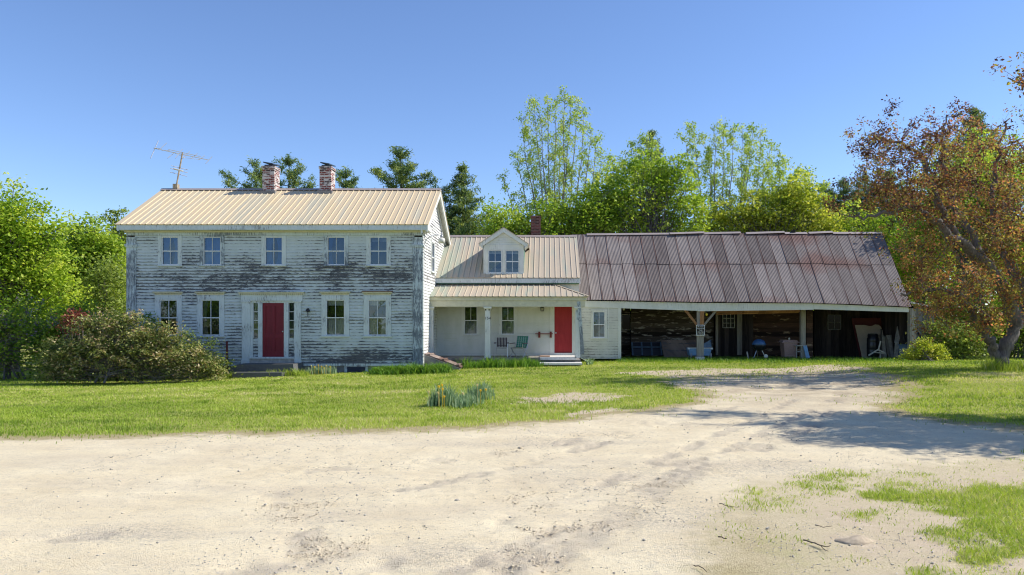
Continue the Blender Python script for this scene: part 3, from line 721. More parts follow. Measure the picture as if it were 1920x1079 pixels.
# front entrance
en = MB(ff)
for a, b in ((mx(454.7), mx(470)), (mx(553), mx(565))):
    en.box(a, b, -.02, .075, .0, mz(566)); en.box(a - .02, b + .02, -.02, .10, -.1, .2); en.box(a - .03, b + .03, -.02, .105, mz(567), mz(564.5))
en.box(mx(470), mx(474.5), -.06, .03, .2, mz(567)); en.box(mx(484.5), mx(492.5), -.06, .045, .2, mz(567)); en.box(mx(533), mx(541.3), -.06, .045, .2, mz(567)); en.box(mx(551.5), mx(553), -.06, .03, .2, mz(567))
en.box(mx(470) + .001, mx(553) - .001, -.06, .029, mz(568.5), mz(564.6))
en.box(mx(454.7) - .02, mx(568), -.02, .085, mz(564.4), mz(551))
en.box(mx(470), mx(553), -.1, .14, mz(672.5), mz(669.5))
ent = en.build('entrance_surround', 'worn trim', house)
dt = MB(ff); k = mx(451)
while k < mx(570): dt.box(k, k + .035, .086, .13, mz(551) - .05, mz(551)); k += .072
dt.box(mx(450), mx(571.5), -.02, .15, mz(551), mz(548.6)); dt.build('dentil_cornice', 'cream trim', ent)
dt = MB(ff); dt.box(mx(448.5), mx(573), -.02, .17, mz(548.5), mz(547.4)); dt.build('cornice_cap', 'peeling clapboard', ent)
rs = MB(ff); rs.box(mx(470), mx(553), -.05, .10, -.2, mz(672.6)); rs.build('riser', 'pale plank', ent)
d = MB(ff); a, b, z0, z1 = mx(492.5), mx(533), mz(669.4), mz(568.5); d.box(a, b, -.08, -.025, z0, z1)
sw = .11; mid_ = (a + b) / 2; lk_ = z0 + .78
for q in ((a, a + sw, z0, z1), (b - sw, b, z0, z1), (mid_ - .05, mid_ + .05, z0, z1)): d.box(q[0], q[1], -.03, .004, q[2], q[3])
for q in ((z0, z0 + .2), (lk_ - .09, lk_ + .09), (z1 - .12, z1)):
    for u0, u1 in ((a + sw, mid_ - .05), (mid_ + .05, b - sw)): d.box(u0, u1, -.03, .0035, q[0], q[1])
door = d.build('door', 'red door', house)
kn = MB(); kn.lathe((b - .06, MY - .0, z0 + .92), [(.012, 0), (.03, .02), (.028, .045), (.01, .055)], 10); kn.build('handle', 'galvanised', door)
for a, b in ((mx(474.5), mx(484.5)), (mx(541.3), mx(551.5))):
    s = MB(ff); zt, zb, zm = mz(568.5), mz(669.4), mz(634)
    s.box(a, b, -.06, -.02, zb, zm); sd = s.build('sidelight', 'peeling clapboard', house)
    s = MB(ff)
    for i in range(1, 4): zc = zt + (zm - zt) * i / 4; s.box(a, b, -.05, -.012, zc - .011, zc + .011)
    s.box(a, a + .012, -.049, -.013, zm, zt); s.box(b - .012, b, -.049, -.013, zm, zt)
    s.build('frame', 'sash white', sd)
    s = MB(ff); s.face([(a, -.035, zm), (b, -.035, zm), (b, -.035, zt), (a, -.035, zt)]); s.build('pane', 'window glass', sd)
    s = MB(ff); s.face([(a, -.10, zm), (b, -.10, zm), (b, -.10, zt), (a, -.10, zt)]); s.build('curtain', 'dark blind', sd)
# chimneys on the ridge
for pxa, pxb, top, pst in ((491.8, 514.3, 311.5, .52), (599, 620.5, 312, .50)):
    Yc = 30.62; a, b = X(pxa, Yc), X(pxb, Yc); zt = Z(top, Yc)
    ch = MB(); ch.box(a, b, Yc, Yc + .62, 6.2, zt - .10); ch.box(a - .025, b + .025, Yc - .025, Yc + .645, zt - .10, zt)
    c0 = ch.build('chimney', 'old brick', house)
    fl = MB(); fl.box(a - .06, b + .06, Yc - .10, Yc + .68, 6.45, 6.99); fl.build('flashing', 'foundation stone', c0)
    cp = MB(); cp.box(a + .06, b - .10, Yc + .08, Yc + .54, zt, zt + .07)
    cp.hexa([(a + .04, Yc - .04, zt + .13), (b - .06, Yc - .04, zt + .07), (b + .02, Yc + .62, zt + .10), (a + .1, Yc + .62, zt + .16)] + [(a + .04, Yc - .04, zt + .17), (b - .06, Yc - .04, zt + .11), (b + .02, Yc + .62, zt + .14), (a + .1, Yc + .62, zt + .20)])
    cp.build('chimney_cap', 'dark ridge', c0)

# ------------------------------------------------------------------ wing with porch
WY = 31.5; WR = 1.36
wing = thing('house_wing', (-1.6, WY, 0), 'low white wing joining farmhouse and barn, with dormer, porch and bright red door', 'house wing')
wf = F_front(WY); wx = lambda px: X(px, WY); wz = lambda py: Z(py, WY)
ws = MB(wf)
wops = [(wx(870.5), wx(895), wz(627), wz(575)), (wx(940), wx(964.5), wz(626), wz(575)), (wx(1034), wx(1078), 0, wz(573))]
clap(ws, lambda v: MR, lambda v: WR, .18, 3.25, .105, wops, .013)
ws.build('wall', 'porch clapboard', wing)
ow = MB(); ow.box(MR + .02, WR, WY + .02, WY + .06, 3.25, 3.42); ow.face([(WR, WY, 0), (WR, 38.5, 0), (WR, 38.5, 3.4), (WR, 35, 5.5), (WR, WY, 3.4)]); ow.face([(MR, 38.5, 0), (WR, 38.5, 0), (WR, 38.5, 3.4), (MR, 38.5, 3.4)])
ow.build('wall', 'porch clapboard', wing)
wf2 = MB(); wf2.box(MR, WR - .02, WY + .05, 38.4, -.5, .18); wf2.build('foundation', 'foundation stone', wing)
weY, weZ, wrY, wrZ = 31.2, 3.46, 35.0, 5.62
wl, wr_ = MR + .01, X(1088, weY)
rf = MB(); metal_roof(rf, (wl, weY, weZ), (wr_, weY, weZ), (wr_, wrY, wrZ), (wl, wrY, wrZ), .2286); metal_roof(rf, (wl, 38.8, weZ), (wr_, 38.8, weZ), (wr_, wrY, wrZ), (wl, wrY, wrZ), .2286)
wroof = rf.build('roof', 'tan metal old', wing)
rc = MB(); rc.prism([(wl, wrY - .15, wrZ - .05), (wl, wrY, wrZ + .05), (wl, wrY + .15, wrZ - .05), (wl, wrY, wrZ + .02)], (wr_ - wl, 0, 0)); rc.build('ridge_cap', 'ridge metal', wroof)
ev = MB(); ev.box(wl, wr_ - .02, weY + .02, WY - .001, 3.24, 3.425); ev.build('eave_board', 'worn trim', wing)
rk = MB(); rk.prism([(WR, weY + .03, weZ - .26), (WR, wrY, wrZ - .26), (WR, wrY, wrZ - .035), (WR, weY + .03, weZ - .035)], (.05, 0, 0)); rk.build('rake_board', 'clean trim', wing)
g1 = MB(); g1.box(wl + .02, wr_ - .05, weY + .12, WY + .02, 3.20, 3.238); g1.build('flashing', 'green flashing', wing)
# chimney
Yc = 35.15; a, b = X(995.5, Yc), X(1013.5, Yc)
ch = MB(); ch.box(a, b, Yc, Yc + .45, 4.9, Z(408, Yc)); ch.box(a - .02, b + .02, Yc - .02, Yc + .47, Z(408, Yc), Z(404.5, Yc)); ch.build('chimney', 'plain brick', wing)
# dormer
DY = 31.55; dx = lambda px: X(px, DY); dz = lambda py: Z(py, DY)
dm = MB(F_front(DY)); al, ar, zb, zt = dx(906.5), dx(982), dz(516.5), dz(461)
zap = dz(428); mid_ = dx(944.5)
o4 = [(dx(915.7), dx(941), dz(512), dz(469)), (dx(948), dx(973.3), dz(512), dz(469))]
clap(dm, lambda v: al if v < zt else al + (v - zt) / (zap - zt) * (mid_ - al), lambda v: ar if v < zt else ar - (v - zt) / (zap - zt) * (ar - mid_), zt + .02, zap - .16, .105, (), .012)
dorm = dm.build('dormer', 'clean trim', wing)
fc = MB(F_front(DY)); fc.box(al, o4[0][0], -.05, .02, zb, zt); fc.box(o4[0][1], o4[1][0], -.05, .02, zb, zt); fc.box(o4[1][1], ar, -.05, .02, zb, zt)
fc.box(o4[0][0], o4[0][1], -.05, .019, o4[0][3], zt); fc.box(o4[1][0], o4[1][1], -.05, .019, o4[1][3], zt)
fc.box(al - .02, ar + .02, -.02, .03, zt, zt + .035); fc.box(al + .05, ar - .02, -.05, .06, zb - .01, o4[0][2] - .02)
fc.build('face_board', 'clean trim', dorm)
zr = lambda y: weZ + (y - weY) * (wrZ - weZ) / (wrY - weY)
for xx in (al, ar):
    sd = MB()
    yb = weY + (zt - weZ) / (wrZ - weZ) * (wrY - weY)
    sd.prism([(xx, DY + .01, zb - .2), (xx, DY + .01, zt), (xx, yb, zt)], (.02 if xx == al else -.02, 0, 0)); sd.build('cheek', 'green flashing', dorm)
el, er, ez_, ea = dx(897.5), dx(991.5), dz(458), dz(426.8)
yb = weY + (ea - weZ) / (wrZ - weZ) * (wrY - weY) + .25
dr_ = MB()
for xe in (el, er):
    q = [(xe, DY - .18, ez_), (mid_, DY - .18, ea), (mid_, yb, ea), (xe, yb, ez_)]
    n_ = Vector((-(ea - ez_) if xe == el else (ea - ez_), 0, (mid_ - el))).normalized() * .03
    dr_.hexa([tuple(Vector(p) - n_) for p in q] + [tuple(p) for p in q])
dr_.build('dormer_roof', 'tan metal old', dorm)
rk = MB()
for xe in (el, er):
    s = .03 if xe == el else -.03
    rk.prism([(xe + s * .3, DY - .16, ez_ - .02), (mid_, DY - .16, ea - .035), (mid_, DY - .16, ea - .22), (xe + s * 5.5, DY - .16, ez_ - .10)], (0, .14, 0))
    rk.prism([(xe + s, DY - .15, ez_ - .06), (xe + s * 6, DY - .15, ez_ - .06), (xe + s * 6, DY - .15, ez_ - .20)], (0, 1.0, 0))
rk.build('rake_board', 'clean trim', dorm)
for i, (a, b, z0, z1) in enumerate(o4):
    window(wing, F_front(DY), a, b, z0, z1, .02, None, 'valance', trim='clean trim', sill=False, cur='curtain cloth')
for a, b, st in ((870.5, 895, 'lower'), (940, 964.5, 'lower')):
    window(wing, wf, wx(a), wx(b), wz(627), wz(575), .11, None, st, munt=(0, 1), trim='clean trim', cur='grey curtain')
d = MB(wf); a, b = wx(1039.5), wx(1072.5); d.box(a, b, -.08, -.02, wz(662), wz(575.5)); d.box(a + .07, b - .07, -.02, -.012, wz(662) + .12, wz(662) + .8); d.box(a + .07, b - .07, -.02, -.012, wz(662) + .92, wz(575.5) - .12)
door = d.build('door', 'bright red door', wing)
kn = MB(); kn.lathe((a + .06, WY - .0, wz(625)), [(.012, -.02), (.03, -.01), (.028, .03), (.01, .04)], 10); kn.build('handle', 'galvanised', door)
dc = MB(wf); dc.box(wx(1031), wx(1039.5), -.08, .03, .2, wz(573)); dc.box(wx(1072.5), wx(1079), -.08, .03, .2, wz(573)); dc.box(wx(1031), wx(1079), -.08, .028, wz(573), wz(571)); dc.box(wx(1039.5), wx(1072.5), -.1, .06, .2, wz(662.2)); dc.build('door_casing', 'clean trim', wing)
# porch
pY, pZ = 29.6, 2.63; tZ = 3.22; pl, pr = MR + .01, X(1103, pY); hr = .22
rf = MB(); metal_roof(rf, (pl, pY, pZ), (hr + .0, pY, pZ), (hr, WY, tZ), (pl, WY, tZ), .2286)
# hip end, ribs shortening toward the corner
A_, B_, C_ = Vector((hr, pY, pZ)), Vector((pr, pY, pZ)), Vector((hr, WY, tZ))
nrm = (B_ - A_).cross(C_ - A_).normalized()
rf.prism([tuple(A_ - nrm * .03), tuple(B_ - nrm * .03), tuple(C_ - nrm * .03)], tuple(nrm * .03))
k = .15
while k < pr - hr - .1:
    t = k / (pr - hr); p0 = A_.lerp(B_, t); p1 = p0 + Vector((0, WY - pY, tZ - pZ)) * (1 - t); rf.bar(tuple(p0 + nrm * .008), tuple(p1 + nrm * .008), .04, .022); k += .2286
E_ = Vector((pr, WY, pZ)); rf.prism([tuple(B_), tuple(E_), tuple(C_)], (0, 0, -.03)); rf.bar(tuple(B_ + nrm * .015), tuple(C_ + nrm * .015), .09, .02)
rf.build('porch_roof', 'tan metal old', wing)
pf = MB(); pf.box(pl, pr - .06, pY + .06, pY + .20, 2.47, 2.60); pf.box(pl, pr - .12, pY + .10, pY + .34, 2.22, 2.468); pf.box(pr - .30, pr - .12, pY + .34, WY, 2.22, 2.46); pf.box(pr - .2, pr - .06, pY + .2, WY, 2.47, 2.60); pf.build('porch_beam', 'cream trim', wing)
pc = MB(); pc.box(pl, pr - .3, pY + .34, WY - .02, 2.40, 2.43); pc.build('porch_ceiling', 'porch ceiling', wing)
pd = MB(); pd.box(pl, X(1013, 30), pY + .06, WY - .02, .10, .19); pd.box(pl, X(1013, 30), pY + .10, WY - .02, -.35, .10); pd.build('porch_floor', 'grey timber', wing)
def post(x, w, full=True):
    p = MB(); y0 = pY + .12; z0 = .19
    p.hexa([(x - w / 2, y0, z0), (x + w / 2, y0, z0), (x + w / 2, y0 + w, z0), (x - w / 2, y0 + w, z0), (x - w * .46, y0 + .01, 2.1), (x + w * .46, y0 + .01, 2.1), (x + w * .46, y0 + w - .01, 2.1), (x - w * .46, y0 + w - .01, 2.1)])
    p.hexa([(x - w * .5, y0, 2.1), (x + w * .5, y0, 2.1), (x + w * .5, y0 + w, 2.1), (x - w * .5, y0 + w, 2.1), (x - w * .68, y0 - .05, 2.16), (x + w * .68, y0 - .05, 2.16), (x + w * .68, y0 + w + .03, 2.16), (x - w * .68, y0 + w + .03, 2.16)])
    p.box(x - w * .70, x + w * .70, y0 - .055, y0 + w + .03, 2.16, 2.218); p.box(x - w * .56, x + w * .56, y0 - .02, y0 + w + .02, z0, z0 + .14)
    return p.build('post', 'clean trim', wing)
post(X(809, 29.8), .17); cpost = post(X(914.5, 29.8), .22); post(X(1083, 29.8), .20)
def text(name, body, size, loc, mat, parent, ext=.003, rotz=0, sp=1.):
    cu = bpy.data.curves.new(name, 'FONT'); cu.body = body; cu.size = size; cu.extrude = ext; cu.align_x = 'CENTER'; cu.align_y = 'CENTER'; cu.space_character = sp
    t_ = bpy.data.objects.new('text', cu); col.objects.link(t_); bpy.context.view_layer.update()
    me = bpy.data.meshes.new_from_object(t_.evaluated_get(bpy.context.evaluated_depsgraph_get())); bpy.data.objects.remove(t_); bpy.data.curves.remove(cu)
    me.materials.clear(); me.materials.append(M[mat]); o = bpy.data.objects.new(name, me); col.objects.link(o); o.parent = parent
    off = rootloc(parent); o.location = tuple(a - b for a, b in zip(loc, off)); o.rotation_euler = (R(90), 0, rotz); return o
text('house_number', '154', .15, (X(914.5, 29.7), pY + .119, Z(597.3, 29.72)), 'dark iron', cpost, .004, sp=1.15)
for q in (910.5, 917): 
    b_ = MB(); xq = X(q, 29.7); b_.box(xq - .02, xq + .02, pY + .10, pY + .13, Z(582.5, 29.7), Z(580, 29.7)); b_.build('hook', 'dark iron', cpost)
lb = MB(); lb.bar((X(1085, 29.75), 29.68, Z(566, 29.7)), (X(1092.5, 29.75), 29.74, Z(664, 29.7)), .13, .04, (0, 1, 0)); lb.bar((X(1084.5, 29.75), 29.75, Z(573, 29.7)), (X(1086, 29.75), 29.76, Z(668, 29.7)), .16, .05, (0, 1, 0)); lb.build('trellis_board', 'corner trim', wing)

# ------------------------------------------------------------------ barn
BY = 32.4
barn = thing('barn', (8.5, BY, 0), 'long weathered open fronted barn with rusty corrugated metal roof', 'barn')
bf = F_front(BY); bx = lambda px: X(px, BY); bz = lambda py: Z(py, BY)
bw = MB(bf); wlx, wrx = bx(1089), bx(1159)
clap(bw, lambda v: wlx, lambda v: wrx, .02, 2.27, .108, [(bx(1111.5), bx(1135), bz(634), bz(584)), ], .016)
bw.build('wall', 'shed clapboard', barn)
cb_ = MB(bf); cb_.box(wrx, bx(1164.5), -.15, .035, .0, 2.25); cb_.box(bx(1140), bx(1141.5), 0, .02, bz(640), 2.25); cb_.build('corner_board', 'clean trim', barn)
window(barn, bf, bx(1112), bx(1134.5), bz(633), bz(584.5), .09, None, 'cafe', trim='clean trim', cur='grey curtain')
# eave line sags along its length
def eave(px):
    for (a, ya), (b, yb) in zip(E_PTS, E_PTS[1:]):
        if a <= px <= b: return ya + (yb - ya) * (px - a) / (b - a)
    return E_PTS[-1][1]
E_PTS = [(1080, 562.5), (1165, 563.5), (1300, 567), (1420, 566.5), (1530, 568), (1620, 571.5), (1712, 576)]
RDG = [(1070, 441), (1200, 440), (1300, 438.5), (1400, 438.5), (1500, 438), (1600, 438), (1660, 438.5)]
def ridge(px):
    for (a, ya), (b, yb) in zip(RDG, RDG[1:]):
        if a <= px <= b: return ya + (yb - ya) * (px - a) / (b - a)
    return RDG[-1][1]
EY, RY = 32.26, 36.8
def corr_sheet(V, Q, S, SH, p00, p10, p11, p01, lift, tone, rng):
    p00, p10, p11, p01 = (np.array(p, float) for p in (p00, p10, p11, p01))
    N = np.cross(p10 - p00, p01 - p00); N /= np.linalg.norm(N)
    if N[2] < 0: N = -N
    nc, nr = 55, 3; k = len(V)
    for j in range(nr):
        t = j / (nr - 1)
        for i in range(nc):
            s = i / (nc - 1)
            p = (p00 * (1 - s) + p10 * s) * (1 - t) + (p01 * (1 - s) + p11 * s) * t
            h = .009 * math.cos(s * 2 * math.pi * 9) + lift[0] * (1 - t) + lift[1] * t + lift[2] * abs(s - .5) ** 3
            V.append(tuple(p + N * h)); S.append(max(0, 1 - min(s, 1 - s) * 14) + .55 * max(0, 1 - min(t, 1 - t) * 22)); SH.append(tone)
    for j in range(nr - 1):
        for i in range(nc - 1): a = k + j * nc + i; Q.append((a, a + 1, a + nc + 1, a + nc))
V, Q, S, SH = [], [], [], []
nS = 27; rg = np.random.default_rng(12); col_t = .47 + rg.normal(0, .17, 27)
eL, eR, rL, rR = X(1083, EY), X(1707, EY), X(1070, RY), X(1652, RY)
zE = lambda x: Z(eave(PX0 + x * FPX / EY), EY); zR = lambda x: Z(ridge(PX0 + x * FPX / RY), RY)
def rp(t, s):       # t along, s up the slope
    xe, xr = eL + (eR - eL) * t, rL + (rR - rL) * t
    a = np.array([xe, EY, zE(xe)]); b = np.array([xr, RY, zR(xr)]); return a * (1 - s) + b * s
for i in range(nS):
    for row in (0, 1):
        t0, t1 = i / nS, (i + 1) / nS + .0035; off = rg.uniform(-.006, .006) + (.012 if i > 15 else 0) * (row == 1)
        s0, s1 = ((-.004 + rg.uniform(-.006, .004), .535) if row == 0 else (.515 + off, 1.0))
        lf = rg.uniform(0, .045); lift = [.012 + lf * .4 + (.02 if row else 0), .014 + lf * .3, .05 * rg.uniform(0, 1)]
        tone = float(np.clip(col_t[i] + rg.normal(0, .09), 0, 1))
        if i in (15, 16, 18) and row: tone = .15
        corr_sheet(V, Q, S, SH, rp(t0, s0), rp(t1, s0), rp(t1, s1), rp(t0, s1), lift, tone, rg)
corr = np_mesh('roof', V, Q, 'rusty corrugated', barn, {'seam': ('POINT', S), 'sheet': ('POINT', SH)})
rk = MB()
rear = lambda t: tuple(np.array([rp(t, 1)[0], 41.3, zE(rp(t, 0)[0])]))
rk.hexa([tuple(rp(0, .05) - [0, 0, .16]), tuple(rp(1, .05) - [0, 0, .16]), tuple(rp(1, 1) - [0, 0, .16]), tuple(rp(0, 1) - [0, 0, .16]), tuple(rp(0, .05) - [0, 0, .12]), tuple(rp(1, .05) - [0, 0, .12]), tuple(rp(1, 1) - [0, 0, .12]), tuple(rp(0, 1) - [0, 0, .12])])
rk.hexa([tuple(rp(0, 1) - [0, 0, .03]), tuple(rp(1, 1) - [0, 0, .03]), rear(1), rear(0)] + [tuple(np.array(q) + [0, 0, .06]) for q in (tuple(rp(0, 1) - [0, 0, .03]), tuple(rp(1, 1) - [0, 0, .03]), rear(1), rear(0))])
rk.build('roof_deck', 'barn planks', barn)
rc = MB()
for px0, px1, dz_, dy in ((1100, 1255, .0, 0), (1255, 1320, .05, -.1), (1318, 1388, .04, .05), (1398, 1470, .06, 0), (1470, 1512, .0, 0), (1515, 1560, .06, -.05), (1560, 1652, .02, 0)):
    a, b = X(px0, RY), X(px1, RY); za, zb_ = zR(a) + .02, zR(b) + .02 + dz_
    rc.hexa([(a, RY - .18 + dy, za - .06), (b, RY - .18, zb_ - .06), (b, RY + .18, zb_ - .06), (a, RY + .18, za - .06), (a, RY - .03, za + .05), (b, RY - .03, zb_ + .04), (b, RY + .03, zb_ + .04), (a, RY + .03, za + .05)])
rc.build('ridge_cap', 'ridge metal', corr)
fl = MB(); a = X(1488, RY); fl.prism([(a - .28, RY - .05, zR(a) - .02), (a + .18, RY - .05, zR(a) - .18), (a - .02, RY - .12, zR(a) + .20)], (0, .02, 0)); fl.build('loose_flashing', 'dark iron', corr)
# face board under the eave, in three lengths
fb = MB()
for p0, p1 in ((1089, 1308), (1308.4, 1525), (1525.4, 1703)):
    a, b = X(p0, BY), X(p1, BY)
    for n_, (za, zb_) in enumerate(((Z(eave(p0) + 1.5, BY), Z(eave(p1) + 1.5, BY)),)):
        h0, h1 = (.27, .34) if p0 < 1300 else (.36, .27) if p0 < 1500 else (.25, .20)
        fb.hexa([(a, BY - .05, za - h0), (b, BY - .05, zb_ - h1), (b, BY + .12, zb_ - h1), (a, BY + .12, za - h0), (a, BY - .05, za), (b, BY - .05, zb_), (b, BY + .12, zb_), (a, BY + .12, za)])
fb.build('face_board', 'clean trim', barn)
IY = 36.5; ix = lambda px: X(px, IY); iz = lambda py: Z(py, IY)
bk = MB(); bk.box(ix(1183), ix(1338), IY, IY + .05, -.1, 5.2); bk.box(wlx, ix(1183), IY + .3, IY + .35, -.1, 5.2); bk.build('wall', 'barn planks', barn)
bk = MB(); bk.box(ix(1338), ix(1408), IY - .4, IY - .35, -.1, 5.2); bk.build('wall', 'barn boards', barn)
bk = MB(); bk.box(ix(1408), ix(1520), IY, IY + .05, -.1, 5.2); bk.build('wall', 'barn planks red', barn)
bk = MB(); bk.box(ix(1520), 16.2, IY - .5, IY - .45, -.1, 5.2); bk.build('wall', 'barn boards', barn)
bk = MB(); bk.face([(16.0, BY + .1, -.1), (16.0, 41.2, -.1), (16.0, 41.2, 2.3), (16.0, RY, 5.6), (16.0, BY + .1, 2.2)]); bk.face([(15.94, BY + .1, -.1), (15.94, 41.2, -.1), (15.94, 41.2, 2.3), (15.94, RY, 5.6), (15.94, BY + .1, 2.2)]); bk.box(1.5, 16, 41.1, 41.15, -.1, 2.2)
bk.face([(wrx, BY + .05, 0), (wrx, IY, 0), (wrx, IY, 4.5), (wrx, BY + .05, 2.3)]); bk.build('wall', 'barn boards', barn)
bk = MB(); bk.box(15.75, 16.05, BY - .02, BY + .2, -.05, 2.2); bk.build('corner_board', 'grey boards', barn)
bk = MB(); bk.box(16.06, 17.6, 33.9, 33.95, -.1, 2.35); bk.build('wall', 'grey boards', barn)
lr = MB(); lr.hexa([(16.1, 33.6, 2.5), (17.9, 33.6, 2.15), (17.9, 37, 2.6), (16.1, 37, 3.3), (16.1, 33.6, 2.54), (17.9, 33.6, 2.19), (17.9, 37, 2.64), (16.1, 37, 3.34)]); lr.build('lean_to_roof', 'galvanised', barn)
# post with braces, set under the face board
px_ = bx(1313.5); ps = MB(); ps.box(px_ - .15, px_ + .15, BY + .02, BY + .14, .10, 2.18); po = ps.build('post', 'grey timber', barn)
ps = MB(); ps.box(px_ - .02, px_ + .15, BY - .02, BY + .018, bz(612), 2.12); ps.build('patch_board', 'raw timber', po)
ft = MB(); ft.box(px_ - .20, px_ + .16, BY - .08, BY + .24, -.05, .09); ft.build('foot', 'step stone', po)
br = MB(); br.bar((px_ - .70, BY + .08, bz(579)), (px_ - .12, BY + .08, bz(611)), .10, .09, (0, 1, 0)); br.build('brace', 'raw timber', po)
br = MB(); br.bar((px_ + .78, BY + .08, bz(578)), (px_ + .12, BY + .08, bz(612)), .09, .09, (0, 1, 0)); br.build('brace', 'grey timber', po)
ps = MB(); ax = X(1506, 33.6); ps.box(ax - .12, ax + .08, 33.5, 33.72, -.05, 2.55); ps.build('post', 'grey timber', barn)
ps = MB(); ax = X(1517, 34.3); ps.box(ax - .14, ax + .14, 34.2, 34.5, -.05, 3.0); ps.build('post', 'barn planks red', barn)
ps = MB(); ax = ix(1340); ps.box(ax - .06, ax + .06, IY - .5, IY - .42, 0, 3); ax = ix(1382); ps.box(ax - .12, ax + .12, IY - .5, IY - .42, 0, 3.2); ps.build('post', 'grey timber', barn)
rl = MB(); rl.bar((bx(1338), BY + .3, bz(585.5)), (X(1500, 33.5), 33.5, Z(583, 33.5)), .05, .09, (0, 0, 1)); rl.bar((bx(1345), BY + .35, bz(589.5)), (X(1498, 33.5), 33.55, Z(586, 33.5)), .05, .05, (0, 0, 1)); rl.build('rail', 'raw timber', barn)
bl = MB(); bl.lathe((px_ + .28, BY + .1, bz(590)), [(.02, -.06), (.06, -.02), (.05, .03), (.02, .06)], 10); bl.build('bulb', 'bulb yellow', barn)
bl = MB(); bl.lathe((bx(1171), BY + .3, bz(580)), [(.02, -.05), (.05, -.01), (.04, .03), (.015, .06)], 10); bl.build('bulb', 'lamp enamel', barn)
def barn_window(px0, px1, py0, py1, Y, nx, nz, mat='sash white'):
    fr = F_front(Y); a, b, z0, z1 = X(px0, Y), X(px1, Y), Z(py1, Y), Z(py0, Y); w_ = MB(fr)
    for i in range(nx + 1): u = a + (b - a) * i / nx; w_.box(u - .012, u + .012, 0, .04, z0, z1)
    for i in range(nz + 1): v = z0 + (z1 - z0) * i / nz; w_.box(a, b, .001, .038, v - .011, v + .011)
    wn = w_.build('window', mat, barn); p = MB(fr); p.face([(a, .015, z0), (b, .015, z0), (b, .015, z1), (a, .015, z1)]); p.build('pane', 'dark glass', wn)
    r_ = MB(fr); r_.face([(a, .004, z0), (b, .004, z0), (b, .004, z1), (a, .004, z1)]); r_.build('backing', 'room shade', wn)  # dark sheet added for the shade behind the barn glass
barn_window(1355, 1377, 588.5, 615, IY - .42, 3, 3, 'curtain cloth')
barn_window(1552, 1576, 591, 618, IY - .52, 2, 2, 'grey curtain')
barn_window(1166, 1182, 590, 619, IY + .28, 1, 1, 'clean trim')
# ------------------------------------------------------------------ things on and about the house
# television aerial
aY = 31.0; root = thing('tv_antenna', P(331, 352, aY), 'tall rusty television aerial leaning on the left end of the farmhouse ridge', 'aerial')
p0, p1 = Vector(P(330, 353, aY)), Vector(P(342.5, 286, aY))
m_ = MB(); m_.tube([tuple(p0), tuple(p1)], .032, 8); m_.box(p0.x - .09, p0.x + .10, aY - .1, aY + .1, p0.z - .05, p0.z + .16); m_.build('mast', 'rusty mast', root)
a, b = Vector(P(289.5, 278.5, aY - .5)), Vector(P(391.5, 300.5, aY + .6)); m_ = MB(); m_.tube([tuple(a), tuple(b)], .016, 6); c0, c1 = a.lerp(b, .25), a.lerp(b, .85); m_.tube([tuple(c0 + Vector((0, 0, .08))), tuple(c1 + Vector((0, 0, .07)))], .012, 6)
m_.tube([tuple(a.lerp(b, .35)), tuple(a.lerp(b, .55) - Vector((0, 0, .12))), tuple(a.lerp(b, .85) - Vector((0, 0, .06)))], .008, 5); m_.build('boom', 'galvanised', root)
for t, up_, dn in ((.0, 18, 22), (.15, 17, 3), (.05, 4, 2), (.2, 4, 3), (.30, 3, 15), (.44, 12, 12), (.58, 11, 9), (.72, 10, 7), (.86, 9, 6), (1., 10, 10)):
    q = a.lerp(b, t); k = aY / FPX; e = MB(); e.tube([(q.x - .02, q.y + .35, q.z + up_ * k), (q.x + .03, q.y - .35, q.z - dn * k)], .013, 5); e.build('element', 'dull steel', root)
for t in (.28, .38, .46): 
    q = p0.lerp(p1, t + .1); e = MB(); e.tube([(q.x - .26, q.y - .2, q.z + .06), (q.x + .26, q.y + .2, q.z - .04)], .013, 5); e.build('element', 'dull steel', root)
q = p0.lerp(p1, .5); e = MB(); e.tube([(q.x - .2, q.y - .1, q.z + .05), (q.x + .2, q.y - .1, q.z - .06)], .03, 8); e.build('junction_box', 'lamp enamel', root)

# yard lamp on the gable
q = Vector((MR + .05, 28.15, Z(459, 28.15))); e1 = Vector((X(822, 28.4), 28.4, Z(441.5, 28.4)))
root = thing('yard_lamp', tuple(q), 'white bell shaped yard lamp on a curved arm at the gable corner', 'lamp')
m_ = MB(); m_.tube([tuple(q + Vector((-.02, 0, -.2))), tuple(q), tuple(q + Vector((.05, .03, .18))), tuple(q + Vector((.2, .1, .31))), tuple(e1 + Vector((-.12, 0, .02))), tuple(e1)], .022, 8); m_.build('arm', 'galvanised', root)
cx_, cz_ = X(828, 28.4), Z(455, 28.4)
m_ = MB(); m_.lathe((cx_, 28.4, cz_), [(.05, -.035), (.115, -.03), (.13, .06), (.135, .12), (.10, .16), (.05, .18)], 18); m_.build('lamp_shade', 'lamp enamel', root, True)
m_ = MB(); m_.lathe((cx_, 28.4, cz_ + .18), [(.05, 0), (.06, .03), (.055, .10), (.03, .11), (.03, .20), (.01, .21)], 12); m_.build('lamp_head', 'dull steel', root, True)
